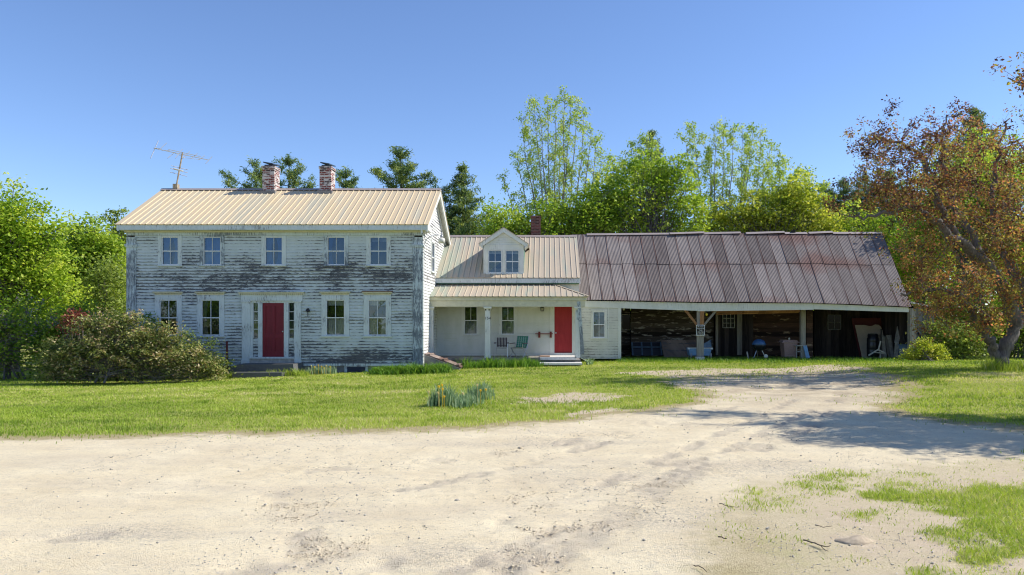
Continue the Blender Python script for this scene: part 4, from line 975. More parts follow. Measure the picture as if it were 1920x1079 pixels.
# porch lantern
lx, lz = X(1016.5, 31.4), Z(584, 31.4); root = thing('wall_lantern', (lx, 31.4, lz), 'small black lantern on the porch wall left of the bright red door', 'lantern')
m_ = MB(); m_.box(lx - .06, lx + .06, 31.34, 31.46, lz, lz + .025); m_.hexa([(lx - .085, 31.31, lz + .15), (lx + .085, 31.31, lz + .15), (lx + .085, 31.48, lz + .15), (lx - .085, 31.48, lz + .15), (lx - .02, 31.38, lz + .22), (lx + .02, 31.38, lz + .22), (lx + .02, 31.42, lz + .22), (lx - .02, 31.42, lz + .22)]); m_.tube([(lx, 31.4, lz + .2), (lx, 31.4, lz + .27)], .012, 6)
for sx, sy in ((-1, -1), (1, -1), (1, 1), (-1, 1)): m_.bar((lx + sx * .055, 31.4 + sy * .055, lz), (lx + sx * .075, 31.4 + sy * .07, lz + .15), .014, .014)
m_.build('cage', 'dark iron', root); m_ = MB(); m_.lathe((lx, 31.4, lz + .03), [(.03, 0), (.04, .05), (.02, .1)], 10); m_.build('bulb', 'lamp enamel', root)
# iron bell pull by the front door
bx_, bz_ = X(577.5, 27.95), Z(584, 27.95); root = MB(); root.lathe((bx_, 27.93, bz_), [(.02, -.03), (.085, -.01), (.07, .06), (.03, .1)], 12); root.bar((bx_ - .01, 27.97, bz_ + .1), (bx_ + .05, 27.97, bz_ + .02), .05, .05); root.tube([(bx_, 27.93, bz_ - .02), (bx_, 27.93, bz_ - .2)], .014, 6)
tag(root.build('door_bell', 'dark iron'), 'small black iron bell on the peeling wall right of the dark red door', 'bell')
# red iron bar on brackets
root = thing('wall_rack', (X(1020, 31.4), 31.4, Z(627, 31.4)), 'rust red bar on two brackets on the porch wall', 'wall rack')
m_ = MB(); m_.bar((X(1003.5, 31.35), 31.35, Z(626.3, 31.35)), (X(1037, 31.35), 31.35, Z(626.3, 31.35)), .035, .035); m_.build('bar', 'red iron', root)
for q in (1011.2, 1032.6):
    m_ = MB(); m_.box(X(q, 31.4) - .045, X(q, 31.4) + .045, 31.38, 31.48, Z(633.5, 31.4), Z(622.3, 31.4)); m_.box(X(q, 31.4) - .02, X(q, 31.4) + .02, 31.31, 31.38, Z(629.5, 31.4), Z(627, 31.4)); m_.build('bracket', 'red iron', root)

# chairs on the porch
FZ = .19
cy = 30.35; cx = X(940.5, cy); root = thing('patio_chair', (cx, cy, FZ), 'low patio chair with dark upright slats on its back', 'chair', 'chairs on the porch')
hw = .21
for s in (-1, 1):
    m_ = MB(); m_.tube([(cx + s * (hw + .05), cy - .25, FZ), (cx + s * (hw + .03), cy - .22, FZ + .36), (cx + s * (hw + .05), cy - .2, FZ + .54), (cx + s * (hw + .04), cy + .2, FZ + .56)], .012, 6); m_.build('leg', 'aluminium', root)
    m_ = MB(); m_.tube([(cx + s * (hw + .04), cy + .32, FZ), (cx + s * (hw + .02), cy + .16, FZ + .4)], .012, 6); m_.build('leg', 'aluminium', root)
    m_ = MB(); m_.box(cx + s * (hw + .05) - .04, cx + s * (hw + .05) + .04, cy - .24, cy + .16, FZ + .555, FZ + .585); m_.build('arm', 'brown slat', root)
m_ = MB(); m_.tube([(cx - hw, cy - .22, FZ + .37), (cx + hw, cy - .22, FZ + .37)], .02, 6)
for i in range(6): yy = cy - .2 + i * .075; m_.box(cx - hw, cx + hw, yy, yy + .05, FZ + .36, FZ + .375)
m_.build('seat', 'pale plank', root)
m_ = MB()
for i in range(7): xx = cx - hw + .01 + i * .062; m_.bar((xx + .012, cy + .22, FZ + .40), (xx + .012, cy + .32, FZ + .78), .042, .014, (0, 1, 0))
for zz_ in (.45, .72): m_.bar((cx - hw, cy + .25 + (zz_ - .45) * .25, FZ + zz_), (cx + hw, cy + .25 + (zz_ - .45) * .25, FZ + zz_), .012, .02)
m_.build('backrest', 'brown slat', root)
cx = X(974, cy) ; ang = R(-20); ca, sa = math.cos(ang), math.sin(ang)
fr = lambda u, w, v: (cx + u * ca - w * sa, cy + u * sa + w * ca, FZ + v)
root = thing('lawn_chair', (cx, cy, FZ), 'folding lawn chair with green and white woven webbing', 'chair', 'chairs on the porch')
for s in (-1, 1):
    m_ = MB(fr); m_.tube([(s * .28, -.28, 0), (s * .27, .22, .52)], .013, 6); m_.build('leg', 'aluminium', root)
    m_ = MB(fr); m_.tube([(s * .26, .30, 0), (s * .26, -.28, .38), (s * .26, -.30, .54)], .013, 6); m_.build('leg', 'aluminium', root)
    m_ = MB(fr); m_.bar((s * .28, -.32, .55), (s * .28, .18, .56), .045, .025); m_.build('arm', 'brown slat', root)
def web(name, n1, n2, u0, u1, fv):
    m_ = MB(fr); m2 = MB(fr); du = (u1 - u0) / n1
    for i in range(n1):
        for j in range(n2):
            g_ = du * .12; a, b = u0 + i * du + g_ * .3, u0 + (i + 1) * du - g_ * .3; t0, t1 = j / n2 + .01, (j + 1) / n2 - .01
            P0, P1 = fv(t0), fv(t1); (m2 if False else m_).hexa([(a, P0[0], P0[1]), (b, P0[0], P0[1]), (b, P1[0], P1[1]), (a, P1[0], P1[1]), (a, P0[0] + .008, P0[1]), (b, P0[0] + .008, P0[1]), (b, P1[0] + .008, P1[1]), (a, P1[0] + .008, P1[1])])
            if (i + j) % 1 == 0:
                uc = u0 + (i + 1) * du; tc = fv((j + 1) / n2)
                if i < n1 - 1 and j < n2 - 1: m2.box(uc - .022, uc + .022, tc[0] - .012, tc[0] - .004, tc[1] - .016, tc[1] + .016)
    o = m_.build(name, 'green webbing', root); m2.build('weave', 'white webbing', o)
web('backrest', 5, 6, -.24, .24, lambda t: (.20 + .17 * t, .36 + .48 * t))
web('seat', 5, 4, -.24, .24, lambda t: (-.28 + .48 * t, .39 - .04 * t))
m_ = MB(fr); m_.tube([(-.26, .19, .34), (-.25, .38, .84), (-.2, .40, .88), (.2, .40, .88), (.25, .38, .84), (.26, .19, .34)], .013, 6); m_.tube([(-.26, -.29, .39), (.26, -.29, .39)], .013, 6); m_.build('frame', 'aluminium', root)

# steps
z0 = Z(694, 27.3)
s = MB(); s.hexa([(X(447, 27.2), 27.0, -.5), (X(556, 27.2), 27.0, -.5), (X(557, 27.2), 27.9, -.5), (X(447, 27.2), 27.9, -.5), (X(446, 27.2), 26.98, Z(684, 27)), (X(553, 27.2), 27.0, Z(683, 27)), (X(557, 27.2), 27.9, Z(683, 27)), (X(447, 27.2), 27.9, Z(684, 27))])
s.box(X(440, 26.7), X(532, 26.7), 26.5, 26.97, -.5, Z(698.5, 26.6)); tag(s.build('door_step', 'granite'), 'rough grey granite step below the dark red front door', 'step')
root = thing('porch_steps', (X(1050, 29.4), 29.3, 0), 'two pale stone slabs stepping up to the bright red door', 'steps')
s = MB(); s.box(X(1012, 29.75), X(1080.5, 29.75), 29.7, 31.4, .10, .21); s.build('top_slab', 'step stone', root)
s = MB(); s.box(X(1012, 29.5), X(1090.5, 29.5), 29.0, 29.9, -.06, .015); s.build('lower_slab', 'step stone', root)
s = MB(); s.box(X(1014, 29.75), X(1089, 29.6), 29.82, 31.3, -.3, .10); s.build('base', 'foundation stone', root)
s = MB(); y_ = 30.2; s.box(X(1011.5, y_), X(1031, y_), 29.95, 30.4, .212, .235)
for i in range(14): s.box(X(1011.5, y_) + .015 + i * .03, X(1011.5, y_) + .032 + i * .03, 29.96, 30.39, .235, .27)
tag(s.build('door_mat', 'mat brown'), 'small orange brown bristle mat on the porch floor left of the red door', 'mat')
root = thing('cellar_hatch', (MR + .8, 28.8, 0), 'sloping red plank cellar hatch against the gable end', 'cellar hatch')
s = MB(); zA, zB, xB = Z(663, 28.3), Z(688, 28.3), X(866, 28.6)
for i in range(5): ya = 28.25 + i * .24; s.hexa([(MR + .03, ya, zA - .04), (xB, ya, zB - .04), (xB, ya + .22, zB - .04), (MR + .03, ya + .22, zA - .04), (MR + .03, ya, zA), (xB, ya, zB), (xB, ya + .22, zB), (MR + .03, ya + .22, zA)])
for t in (.12, .5, .9): xx = MR + .03 + (xB - MR) * t; zz_ = zA + (zB - zA) * t; s.bar((xx, 28.25, zz_ + .02), (xx, 29.44, zz_ + .02), .10, .035)
s.build('door', 'red planks', root)
s = MB(); s.prism([(MR + .03, 28.2, -.4), (xB - .05, 28.2, -.4), (xB - .05, 28.2, zB - .05), (MR + .03, 28.2, zA - .05)], (0, 1.3, 0)); s.build('base', 'foundation stone', root)

# sign on the barn post
sx, sY = X(1313.3, 32.34), 32.34; za, zb_ = Z(630, sY), Z(609.5, sY); hw = .185
root = thing('warning_sign', (sx, sY, za), 'black sign with white border and five lines of white lettering on the barn post', 'sign')
def rr(w_, h_, r, n=5):
    pts = []
    for cx_, cz_, a0 in ((w_ - r, h_ - r, 0), (-w_ + r, h_ - r, 90), (-w_ + r, -h_ + r, 180), (w_ - r, -h_ + r, 270)):
        for i in range(n + 1): a = R(a0 + 90 * i / n); pts.append((cx_ + r * math.cos(a), cz_ + r * math.sin(a)))
    return pts
hh = (zb_ - za) / 2; zc = (za + zb_) / 2
for nm, ww, h2, y_, mat in (('border', hw, hh, sY, 'white paint'), ('panel', hw - .022, hh - .022, sY - .006, 'sign black')):
    m_ = MB(); m_.prism([(sx + a, y_, zc + b) for a, b in rr(ww, h2, .04)], (0, -.008, 0)); m_.build(nm, mat, root)
for i, t in enumerate(('IF YOU', 'CAN READ', 'THIS', "YOU'RE", 'IN RANGE')):
    text('lettering', t, .075, (sx, sY - .016, zc + hh * .70 - i * hh * .35), 'white paint', root, .002, sp=1.05)

# ------------------------------------------------------------------ things kept in the barn
def pp(px, py, Y): return Vector(P(px, py, Y))
Y_ = 35.6; a, b, t = pp(1186, 676, Y_), pp(1240, 676, Y_), Z(642, Y_)
root = thing('old_door', (a.x, Y_, 0), 'dark blue grey panelled door leaning low against the barn back wall', 'door')
s = MB(); z0 = 0.; s.hexa([(a.x, Y_ - .1, z0), (b.x, Y_ - .1, z0), (b.x, Y_ - .05, z0), (a.x, Y_ - .05, z0), (a.x, Y_ + .25, t), (b.x, Y_ + .25, t), (b.x, Y_ + .3, t), (a.x, Y_ + .3, t)]); s.build('panel', 'dark door wood', root)
s = MB(); 
for u in (0, .33, .67, 1): xx = a.x + (b.x - a.x) * u; s.bar((xx, Y_ - .12, z0 + .02), (xx, Y_ + .23, t), .07, .03, (0, 1, 0))
s.bar((a.x, Y_ + .02, .40), (b.x, Y_ + .02, .40), .05, .05); s.build('rail', 'faded blue', root)
Y_ = 34.6; a, b, t = pp(1241, 0, Y_), pp(1309, 0, Y_), Z(638, Y_)
s = MB(); s.hexa([(a.x + .08, Y_ - .15, -.03), (b.x, Y_ - .15, -.03), (b.x, Y_ - .12, -.03), (a.x + .08, Y_ - .12, -.03), (a.x, Y_ + .35, t), (b.x, Y_ + .35, t), (b.x, Y_ + .38, t), (a.x, Y_ + .38, t)]); tag(s.build('plywood_sheet', 'rough sheet'), 'stained brown sheet of board leaning beside the blue cart', 'board')
Y_ = 33.6; a, b = X(1291, Y_), X(1334, Y_); z1, z0 = Z(653, Y_), Z(667, Y_)
root = thing('garden_cart', ((a + b) / 2, Y_, 0), 'light blue box cart with white corners behind the barn post', 'cart')
s = MB(); s.hexa([(a + .06, Y_, z0), (b - .06, Y_, z0), (b - .06, Y_ + .55, z0), (a + .06, Y_ + .55, z0), (a, Y_ - .04, z1), (b, Y_ - .04, z1), (b, Y_ + .6, z1), (a, Y_ + .6, z1)]); bo = s.build('body', 'cart blue', root)
s = MB()
for xx in (a, b): s.box(xx - .05, xx + .05, Y_ - .06, Y_ - .041, z1 - .06, z1 + .02)
s.bar((a, Y_ - .05, z1), (b, Y_ - .05, z1), .03, .03); s.build('trim', 'white paint', bo)
for xx in (a + .12, b - .02):
    s = MB(); s.bar((xx, Y_, z0 + .1), (xx, Y_, -.02), .06, .06); s.bar((xx, Y_ + .5, z0 + .1), (xx, Y_ + .5, -.02), .06, .06); s.build('leg', 'dull steel', root)
s = MB(); s.hexa([(X(1312, 34.2), 34.1, Z(653, 34.2)), (X(1333, 34.2), 34.1, Z(651, 34.2)), (X(1337, 34.2), 34.5, Z(648, 34.2)), (X(1320, 34.2), 34.5, Z(650, 34.2)), (X(1318, 34.2), 34.1, Z(645, 34.2)), (X(1330, 34.2), 34.1, Z(638, 34.2)), (X(1336, 34.2), 34.5, Z(638, 34.2)), (X(1324, 34.2), 34.5, Z(645, 34.2))])
tag(s.build('crate', 'faded blue'), 'tilted blue crate lying on the far side of the blue cart', 'crate')
# kettle grill
gY = 33.2; gx_ = X(1423, gY); zl = Z(647, gY); root = thing('kettle_grill', (gx_, gY, 0), 'round blue lidded kettle grill on thin legs in the barn opening', 'grill')
s = MB(); r_ = .30; s.lathe((gx_, gY, zl), [(r_, 0), (r_ * .98, .05), (r_ * .88, .13), (r_ * .66, .20), (r_ * .35, .245), (.03, .26)], 26); lid = s.build('lid', 'grill blue', root, True)
s = MB(); s.tube([(gx_ - .08, gY, zl + .25), (gx_ - .06, gY, zl + .31), (gx_ + .06, gY, zl + .31), (gx_ + .08, gY, zl + .25)], .014, 6); s.build('handle', 'dark iron', lid)
s = MB(); s.lathe((gx_, gY, zl), [(.05, -.27), (.16, -.24), (.25, -.15), (.295, -.04), (.30, -.004)], 26); s.build('bowl', 'black plastic', root, True)
for dx_, dy_ in ((-.27, -.12), (.27, -.12), (0, .3)):
    s = MB(); s.tube([(gx_ + dx_ * .4, gY + dy_ * .4, zl - .22), (gx_ + dx_, gY + dy_, .0)], .016, 6); s.build('leg', 'aluminium', root)
s = MB(); s.prism([(gx_ + .27 + .085 * math.cos(k * math.pi / 8), gY - .16, .09 + .085 * math.sin(k * math.pi / 8)) for k in range(16)], (0, .05, 0)); s.build('wheel', 'lamp enamel', root)
# hamper
hY = 33.8; a, b, z1 = X(1468, hY), X(1497, hY), Z(643, hY); root = thing('wooden_bin', ((a + b) / 2, hY, 0), 'brown slatted bin with an overhanging lid and knob', 'bin')
s = MB(); s.hexa([(a + .08, hY, 0), (b - .08, hY, 0), (b - .08, hY + .5, 0), (a + .08, hY + .5, 0), (a + .03, hY - .04, z1), (b - .05, hY - .04, z1), (b - .05, hY + .55, z1), (a + .03, hY + .55, z1)]); bo = s.build('body', 'hamper brown', root)
s = MB()
for i in range(7): zz_ = .06 + i * (z1 - .1) / 7; s.box(a + .06, b - .08, hY - .055, hY - .03, zz_, zz_ + .05)
s.build('slats', 'hamper brown', bo)
s = MB(); s.box(a - .06, b + .03, hY - .09, hY + .6, z1, z1 + .03); s.hexa([(a - .02, hY - .04, z1 + .03), (b, hY - .04, z1 + .03), (b, hY + .55, z1 + .03), (a - .02, hY + .55, z1 + .03), (a + .04, hY + .02, z1 + .12), (b - .06, hY + .02, z1 + .12), (b - .06, hY + .5, z1 + .12), (a + .04, hY + .5, z1 + .12)]); ld = s.build('lid', 'hamper brown', root)
s = MB(); s.lathe(((a + b) / 2, hY + .2, z1 + .12), [(.03, 0), (.05, .03), (.045, .08), (.01, .11)], 10); s.build('knob', 'lamp enamel', ld)
# folding stool
sY2 = 33.4; root = thing('folding_stool', (X(1506, sY2), sY2, 0), 'grey blue folding stool with one splayed plank leg beside the bin', 'stool')
s = MB(); s.box(X(1494, sY2), X(1511, sY2), sY2, sY2 + .35, Z(649.5, sY2), Z(648, sY2)); s.build('seat', 'pale plank', root)
s = MB(); s.bar((X(1509, sY2), sY2, Z(648.5, sY2)), (X(1515, sY2), sY2, -.02), .16, .05, (0, 1, 0)); s.build('leg', 'cart blue', root)
for xx in (1495, 1503.5): s = MB(); s.bar((X(xx, sY2), sY2 + .1, Z(649, sY2)), (X(xx, sY2), sY2 + .1, 0), .03, .03); s.build('leg', 'dull steel', root)
s = MB(); s.bar((X(1494, sY2), sY2 + .1, Z(660, sY2)), (X(1504, sY2), sY2 + .1, Z(660, sY2)), .03, .03); s.build('stretcher', 'dull steel', root)
# right bay
Y_ = 35.3; a, b = X(1603, Y_), X(1664, Y_)
root = thing('maroon_panel', ((a + b) / 2, Y_, 0), 'maroon panel standing behind the torn tan board', 'board')
s = MB(); s.hexa([(a + .28, Y_, -.03), (b, Y_, -.03), (b, Y_ + .04, -.03), (a + .28, Y_ + .04, -.03), (a, Y_ + .3, Z(597, Y_)), (b - .15, Y_ + .3, Z(596, Y_)), (b - .15, Y_ + .34, Z(596, Y_)), (a, Y_ + .34, Z(597, Y_))]); s.build('sheet', 'maroon board', root)
s = MB(); s.bar((a + .25, Y_ - .05, -.03), (a - .02, Y_ + .25, Z(598, Y_)), .09, .05, (0, 1, 0)); s.build('edge_strip', 'maroon board', root)
Y_ = 34.9; pts = [(1617, 672), (1660, 672), (1661, 628), (1660.5, 620), (1658, 613), (1654, 609.5), (1648, 609), (1642, 611.5), (1636, 612), (1628, 610), (1609.5, 610)]
s = MB(); s.prism([tuple(Vector(P(px, py, Y_)) + Vector((0, (672 - py) * .006, 0))) for px, py in pts], (0, .03, 0)); tag(s.build('tan_board', 'tan board'), 'large torn tan fibreboard sheet leaning in the right bay of the barn', 'board')
kY = 34.2; kx = X(1636.5, kY); root = thing('barrel', (kx, kY, 0), 'black plastic barrel in front of the torn tan board', 'barrel')
s = MB(); zt = Z(628, kY); s.lathe((kx, kY, 0), [(.22, 0), (.255, .04), (.262, .3), (.25, .33), (.262, .36), (.262, .66), (.25, .69), (.262, .72), (.255, zt - .16), (.225, zt - .12), (.225, zt - .015), (.2, zt)], 22); s.build('body', 'black plastic', root, True)
s = MB(); s.lathe((kx, kY, zt), [(.21, 0), (.215, .03), (.19, .05), (.03, .055)], 22); s.build('lid', 'dark iron', root)
wY = 34.0; rng_ = random.Random(4)
for i in range(7):
    x0 = X(1654 + i * 4.0, wY); s = MB(); t = rng_.uniform(-.06, .06); h_ = Z(629 + rng_.uniform(-1, 4), wY)
    s.bar((x0 + t, wY - .1 + .03 * i, -.03), (x0 + t * .3, wY + .25 + .03 * i, h_), .11 + .02 * (i % 2), .03, (0, 1, 0))
    tag(s.build('board', 'pale plank' if i % 3 else 'grey timber'), 'short weathered grey board, one of a row leaning right of the black barrel', 'board', 'short boards leaning by the barrel')
s = MB(); s.bar((X(1681, 33.6), 33.6, Z(644, 33.6)), (X(1695, 33.6), 34.0, Z(609, 33.6)), .20, .04, (0, 1, 0)); s.bar((X(1678.5, 33.6), 33.55, -.03), (X(1682, 33.6), 33.6, Z(642, 33.6)), .16, .04, (0, 1, 0)); tag(s.build('plank', 'pale plank'), 'long pale plank propped at a steep slant beside the wagon wheel', 'plank')
wy, wx_, wz_, wr2 = 33.2, X(1710, 33.2), Z(632, 33.2), .36; root = thing('wagon_wheel', (wx_, wy, wz_ - wr2), 'dark iron spoked wheel leaning at the right end of the barn', 'wheel')
s = MB(); s.tube([(wx_ + wr2 * math.cos(k * math.pi / 14), wy + .06 * math.sin(k * math.pi / 14), wz_ + wr2 * math.sin(k * math.pi / 14)) for k in range(29)], .05, 6, False); s.build('rim', 'dark iron', root)
for k in range(10): a = k * math.pi / 5; s = MB(); s.bar((wx_ + .05 * math.cos(a), wy, wz_ + .05 * math.sin(a)), (wx_ + .34 * math.cos(a), wy + .05 * math.sin(a), wz_ + .34 * math.sin(a)), .03, .03, (0, 1, 0)); s.build('spoke', 'faded blue', root)
s = MB(); s.tube([(wx_, wy - .09, wz_), (wx_, wy + .09, wz_)], [.07, .08], 10); s.build('hub', 'dark iron', root)
s = MB(); s.box(X(1690, 33), X(1722, 33), 32.9, 33.25, -.03, Z(648, 33)); s.box(X(1690, 33) - .03, X(1722, 33) + .03, 32.87, 33.28, Z(648, 33), Z(646.5, 33)); s.box(X(1716, 33.1), X(1732, 33.1), 33.3, 33.5, Z(627, 33.3), Z(623, 33.3)); tag(s.build('stone_trough', 'faded blue'), 'long low grey blue trough below the wagon wheel', 'trough')
root = thing('saw_horse', (X(1645, 33), 33, 0), 'low collapsed trestle of pale sticks in the grass before the barrel', 'trestle')
for n_, q in enumerate((((1628, 667), (1646, 656)), ((1646, 656), (1659, 662)), ((1640, 661), (1660, 663)), ((1647, 656), (1651, 640)), ((1651, 663), (1650, 673)))):
    s = MB(); s.bar(P(*q[0], 33 + .05 * n_), P(*q[1], 33 + .05 * n_), .05, .05, (0, 1, 0)); s.build('bar', 'pale plank', root)
s = MB(); s.bar((X(1651.5, 33.7), 33.7, -.02), (X(1652.5, 33.7), 33.7, Z(617, 33.7)), .06, .05, (0, 1, 0)); tag(s.build('stake', 'dark iron'), 'thin black post standing between the barrel and the leaning boards', 'post')
s = MB(); s.bar((X(1403, 33), 33, -.02), (X(1401, 33), 33.05, Z(660, 33)), .05, .05); tag(s.build('stake', 'pale plank'), 'short pale stake in the grass left of the kettle grill', 'stake')
s = MB(); s.bar((X(426, 27.7), 27.7, -.5), (X(425.5, 27.7), 27.7, Z(640, 27.7)), .06, .04); tag(s.build('stake', 'maroon board'), 'dark reddish stake standing against the house left of the front door', 'stake')
# power line
s = MB(); a, b = Vector((MR - 11.2, 30.8, 5.8)), Vector((-34, 38, 5.9)); s.tube([tuple(a.lerp(b, t / 12) - Vector((0, 0, .5 * math.sin(math.pi * t / 12)))) for t in range(13)], .011, 5); tag(s.build('power_line', 'cable black'), 'thin black cable running from the left gable into the trees', 'cable')
# fallen twigs and a stone
def twig(pts, r, lab, fork=None):
    s = MB()
    for ln, rr_ in ((pts, r), (fork, r * .7)):
        if not ln: continue
        P_ = [G0(*q) for q in ln]; out = []
        for k in range(len(P_) - 1):
            for t in (0, .33, .67): out.append((P_[k][0] * (1 - t) + P_[k + 1][0] * t + RND.uniform(-.006, .006), P_[k][1] * (1 - t) + P_[k + 1][1] * t + RND.uniform(-.006, .006)))
        out.append(P_[-1]); s.tube([(x, y, float(gz(x, y)) + rr_ + .012 + RND.uniform(0, .008)) for x, y in out], [rr_ * (1 - .6 * i / len(out)) for i in range(len(out))], 5)
    tag(s.build('twig', 'twig'), lab, 'twig', 'twigs on the drive')
twig([(1506, 1019), (1528, 1025), (1546, 1032), (1557, 1030)], .006, 'forked dark twig, the thickest, lying right of centre on the drive', [(1524, 1024), (1538, 1030), (1553, 1041)])
twig([(1350, 949), (1366, 954), (1388, 956)], .004, 'thin straight twig lying above the forked one')
twig([(1300, 1066), (1315, 1070), (1325, 1080)], .004, 'bent twig cut by the bottom edge of the picture')
twig([(1529, 990), (1544, 994), (1560, 992)], .0035, 'short thin twig between the forked one and the grass')
twig([(1348, 1012), (1363, 1016)], .005, 'stubby twig left of the forked one')
x, y = G0(1602, 1016); s = MB(); 
s.lathe((0, 0, 0), [(.10, -.03), (.115, .0), (.09, .022), (.05, .034), (.01, .038)], 11)
s.v = [(x + (a * 1.25 + b * .2) * (1 + .25 * math.sin(a * 60 + 1)), y + b * .8 * (1 + .2 * math.sin(b * 50)), c * (1 + .3 * math.sin(a * 30))) for a, b, c in s.v]
tag(s.build('stone', 'mound', None, True), 'flat sandy stone half buried at the edge of the worn grass', 'stone')
# ------------------------------------------------------------------ trees and plants
def leaves_np(rng, C, size, rnd, up=.35, aspect=.6, droop=0., fold=.0):
    n = len(C); size = np.broadcast_to(np.asarray(size, float), (n,))
    nrm = rng.normal(0, 1, (n, 3)); nrm[:, 2] = np.abs(nrm[:, 2]) + up; nrm /= np.linalg.norm(nrm, axis=1)[:, None]
    t = rng.normal(0, 1, (n, 3)); t[:, 2] -= droop; a = t - nrm * np.sum(t * nrm, 1)[:, None]; a /= np.linalg.norm(a, axis=1)[:, None]
    b = np.cross(nrm, a); L = size * rng.uniform(.7, 1.3, n); W = L * aspect
    A, B = a * (L / 2)[:, None], b * (W / 2)[:, None]
    V = np.stack([C - A, C + B - A * .1, C + A, C - B - A * .1], 1).reshape(-1, 3)
    return V, np.arange(n * 4).reshape(-1, 4), rnd
def in_ellipsoid(rng, n, shell=.45):
    d = rng.normal(0, 1, (n, 3)); d /= np.linalg.norm(d, axis=1)[:, None]
    r = (shell ** 3 + (1 - shell ** 3) * rng.uniform(0, 1, n)) ** (1 / 3); return d * r[:, None]

def crown_tree(name, label, cat, base, lobes, clumps, per, clump_r, size, mat, barkm='bark grey', r0=.16, seed=1, group=None, squash=.65, aspect=.6, limb_frac=.5, fork=.35, trunk_top=None, shell=.4, jitter=.08, stems=1, extra=None):
    """lobes: (x,y,z,rx,ry,rz); leaves gather in many small clumps on twigs through the lobes."""
    rng = np.random.default_rng(seed); base = np.array(base, float)
    root = thing(name, tuple(base), label, cat, group)
    lob = np.array(lobes, float); vol = lob[:, 3] * lob[:, 4] * lob[:, 5]; vol = vol ** .75
    cnt = np.maximum(1, (clumps * vol / vol.sum()).astype(int)); CC = []
    for l, c in zip(lob, cnt): CC.append(l[:3] + in_ellipsoid(rng, c, shell) * l[3:])
    CC = np.concatenate(CC)
    keep = CC[:, 2] > base[2] + .1; CC = CC[keep]; n = len(CC)
    k = np.repeat(np.arange(n), rng.poisson(per, n)); off = rng.normal(0, 1, (len(k), 3)) * clump_r * rng.uniform(.6, 1.25, n)[k][:, None]; off[:, 2] *= squash
    pos = CC[k] + off; pos[:, 2] = np.maximum(pos[:, 2], base[2] + .03)
    tone = np.clip(.46 + rng.normal(0, .27, n), .0, 1.)[k] + rng.normal(0, jitter, len(k))
    V, Q, rv = leaves_np(rng, pos, size, np.clip(tone, 0, 1), aspect=aspect)
    # trunk and limbs
    mb = MB(); top = trunk_top if trunk_top is not None else np.average(lob[:, :3], axis=0, weights=vol) + [0, 0, lob[:, 5].max() * .35]
    axes = []
    for s in range(stems):
        b0 = base + (rng.normal(0, .12 * stems ** .5, 3) * [1, 1, 0] if stems > 1 else 0); tp = np.array(top) + (rng.normal(0, lob[:, 3].mean() * .5, 3) * [1, 1, .3] if stems > 1 else 0)
        pts = [b0 * (1 - t) + tp * t + rng.normal(0, .10, 3) * [1, 1, 0] * (t > 0) * np.linalg.norm(tp - b0) * .10 for t in np.linspace(0, 1, 7)]
        mb.tube([tuple(p) for p in pts], [r0 / stems ** .5 * (1.25 if i == 0 else 1) * (1 - .85 * i / 6) for i in range(7)], 7, False); axes.append(pts)
    sel = rng.permutation(n)[: int(n * limb_frac)]
    for j, c in enumerate(sel):
        c = CC[c]; ax = axes[j % stems]; hgt = (c[2] - base[2]) / max(1e-6, ax[-1][2] - base[2]); f = np.clip(hgt * rng.uniform(.45, .85), fork * .4, .95)
        i = min(int(f * 6), 5); p = ax[i] + (ax[i + 1] - ax[i]) * (f * 6 - i); d = c - p; ln = np.linalg.norm(d)
        mid_ = p + d * .5 + rng.normal(0, .07, 3) * ln + [0, 0, -.05 * ln]
        r = min(r0 * .4, .012 + .014 * ln) * rng.uniform(.6, 1.2) / stems ** .3
        mb.tube([tuple(p), tuple(p + d * .25 + [0, 0, .04 * ln]), tuple(mid_), tuple(c)], [r, r * .8, r * .55, r * .2], 4, False)
    mb.build('trunk' if stems == 1 else 'stems', barkm, root)
    o = np_mesh('crown', V, Q, mat, root, {'rnd': ('FACE', rv)})
    if extra:
        for nm, mt, frac, sz, tz in extra:
            kk = CC[CC[:, 2] > np.quantile(CC[:, 2], tz)]; kk = kk[rng.uniform(0, 1, len(kk)) < frac]; q = np.repeat(kk, 26, 0) + rng.normal(0, 1, (len(kk) * 26, 3)) * [.07, .07, .11] + [0, 0, .12]
            V, Q, rv = leaves_np(rng, q, sz, rng.uniform(0, 1, len(q))); np_mesh(nm, V, Q, mt, root, {'rnd': ('FACE', rv)})
    return root
def LB(px, py, rx, rz, Y, ry=None):
    s = Y / FPX; return (X(px, Y), Y, Z(py, Y), rx * s, (ry if ry else (rx + rz) * .45 * s), rz * s)

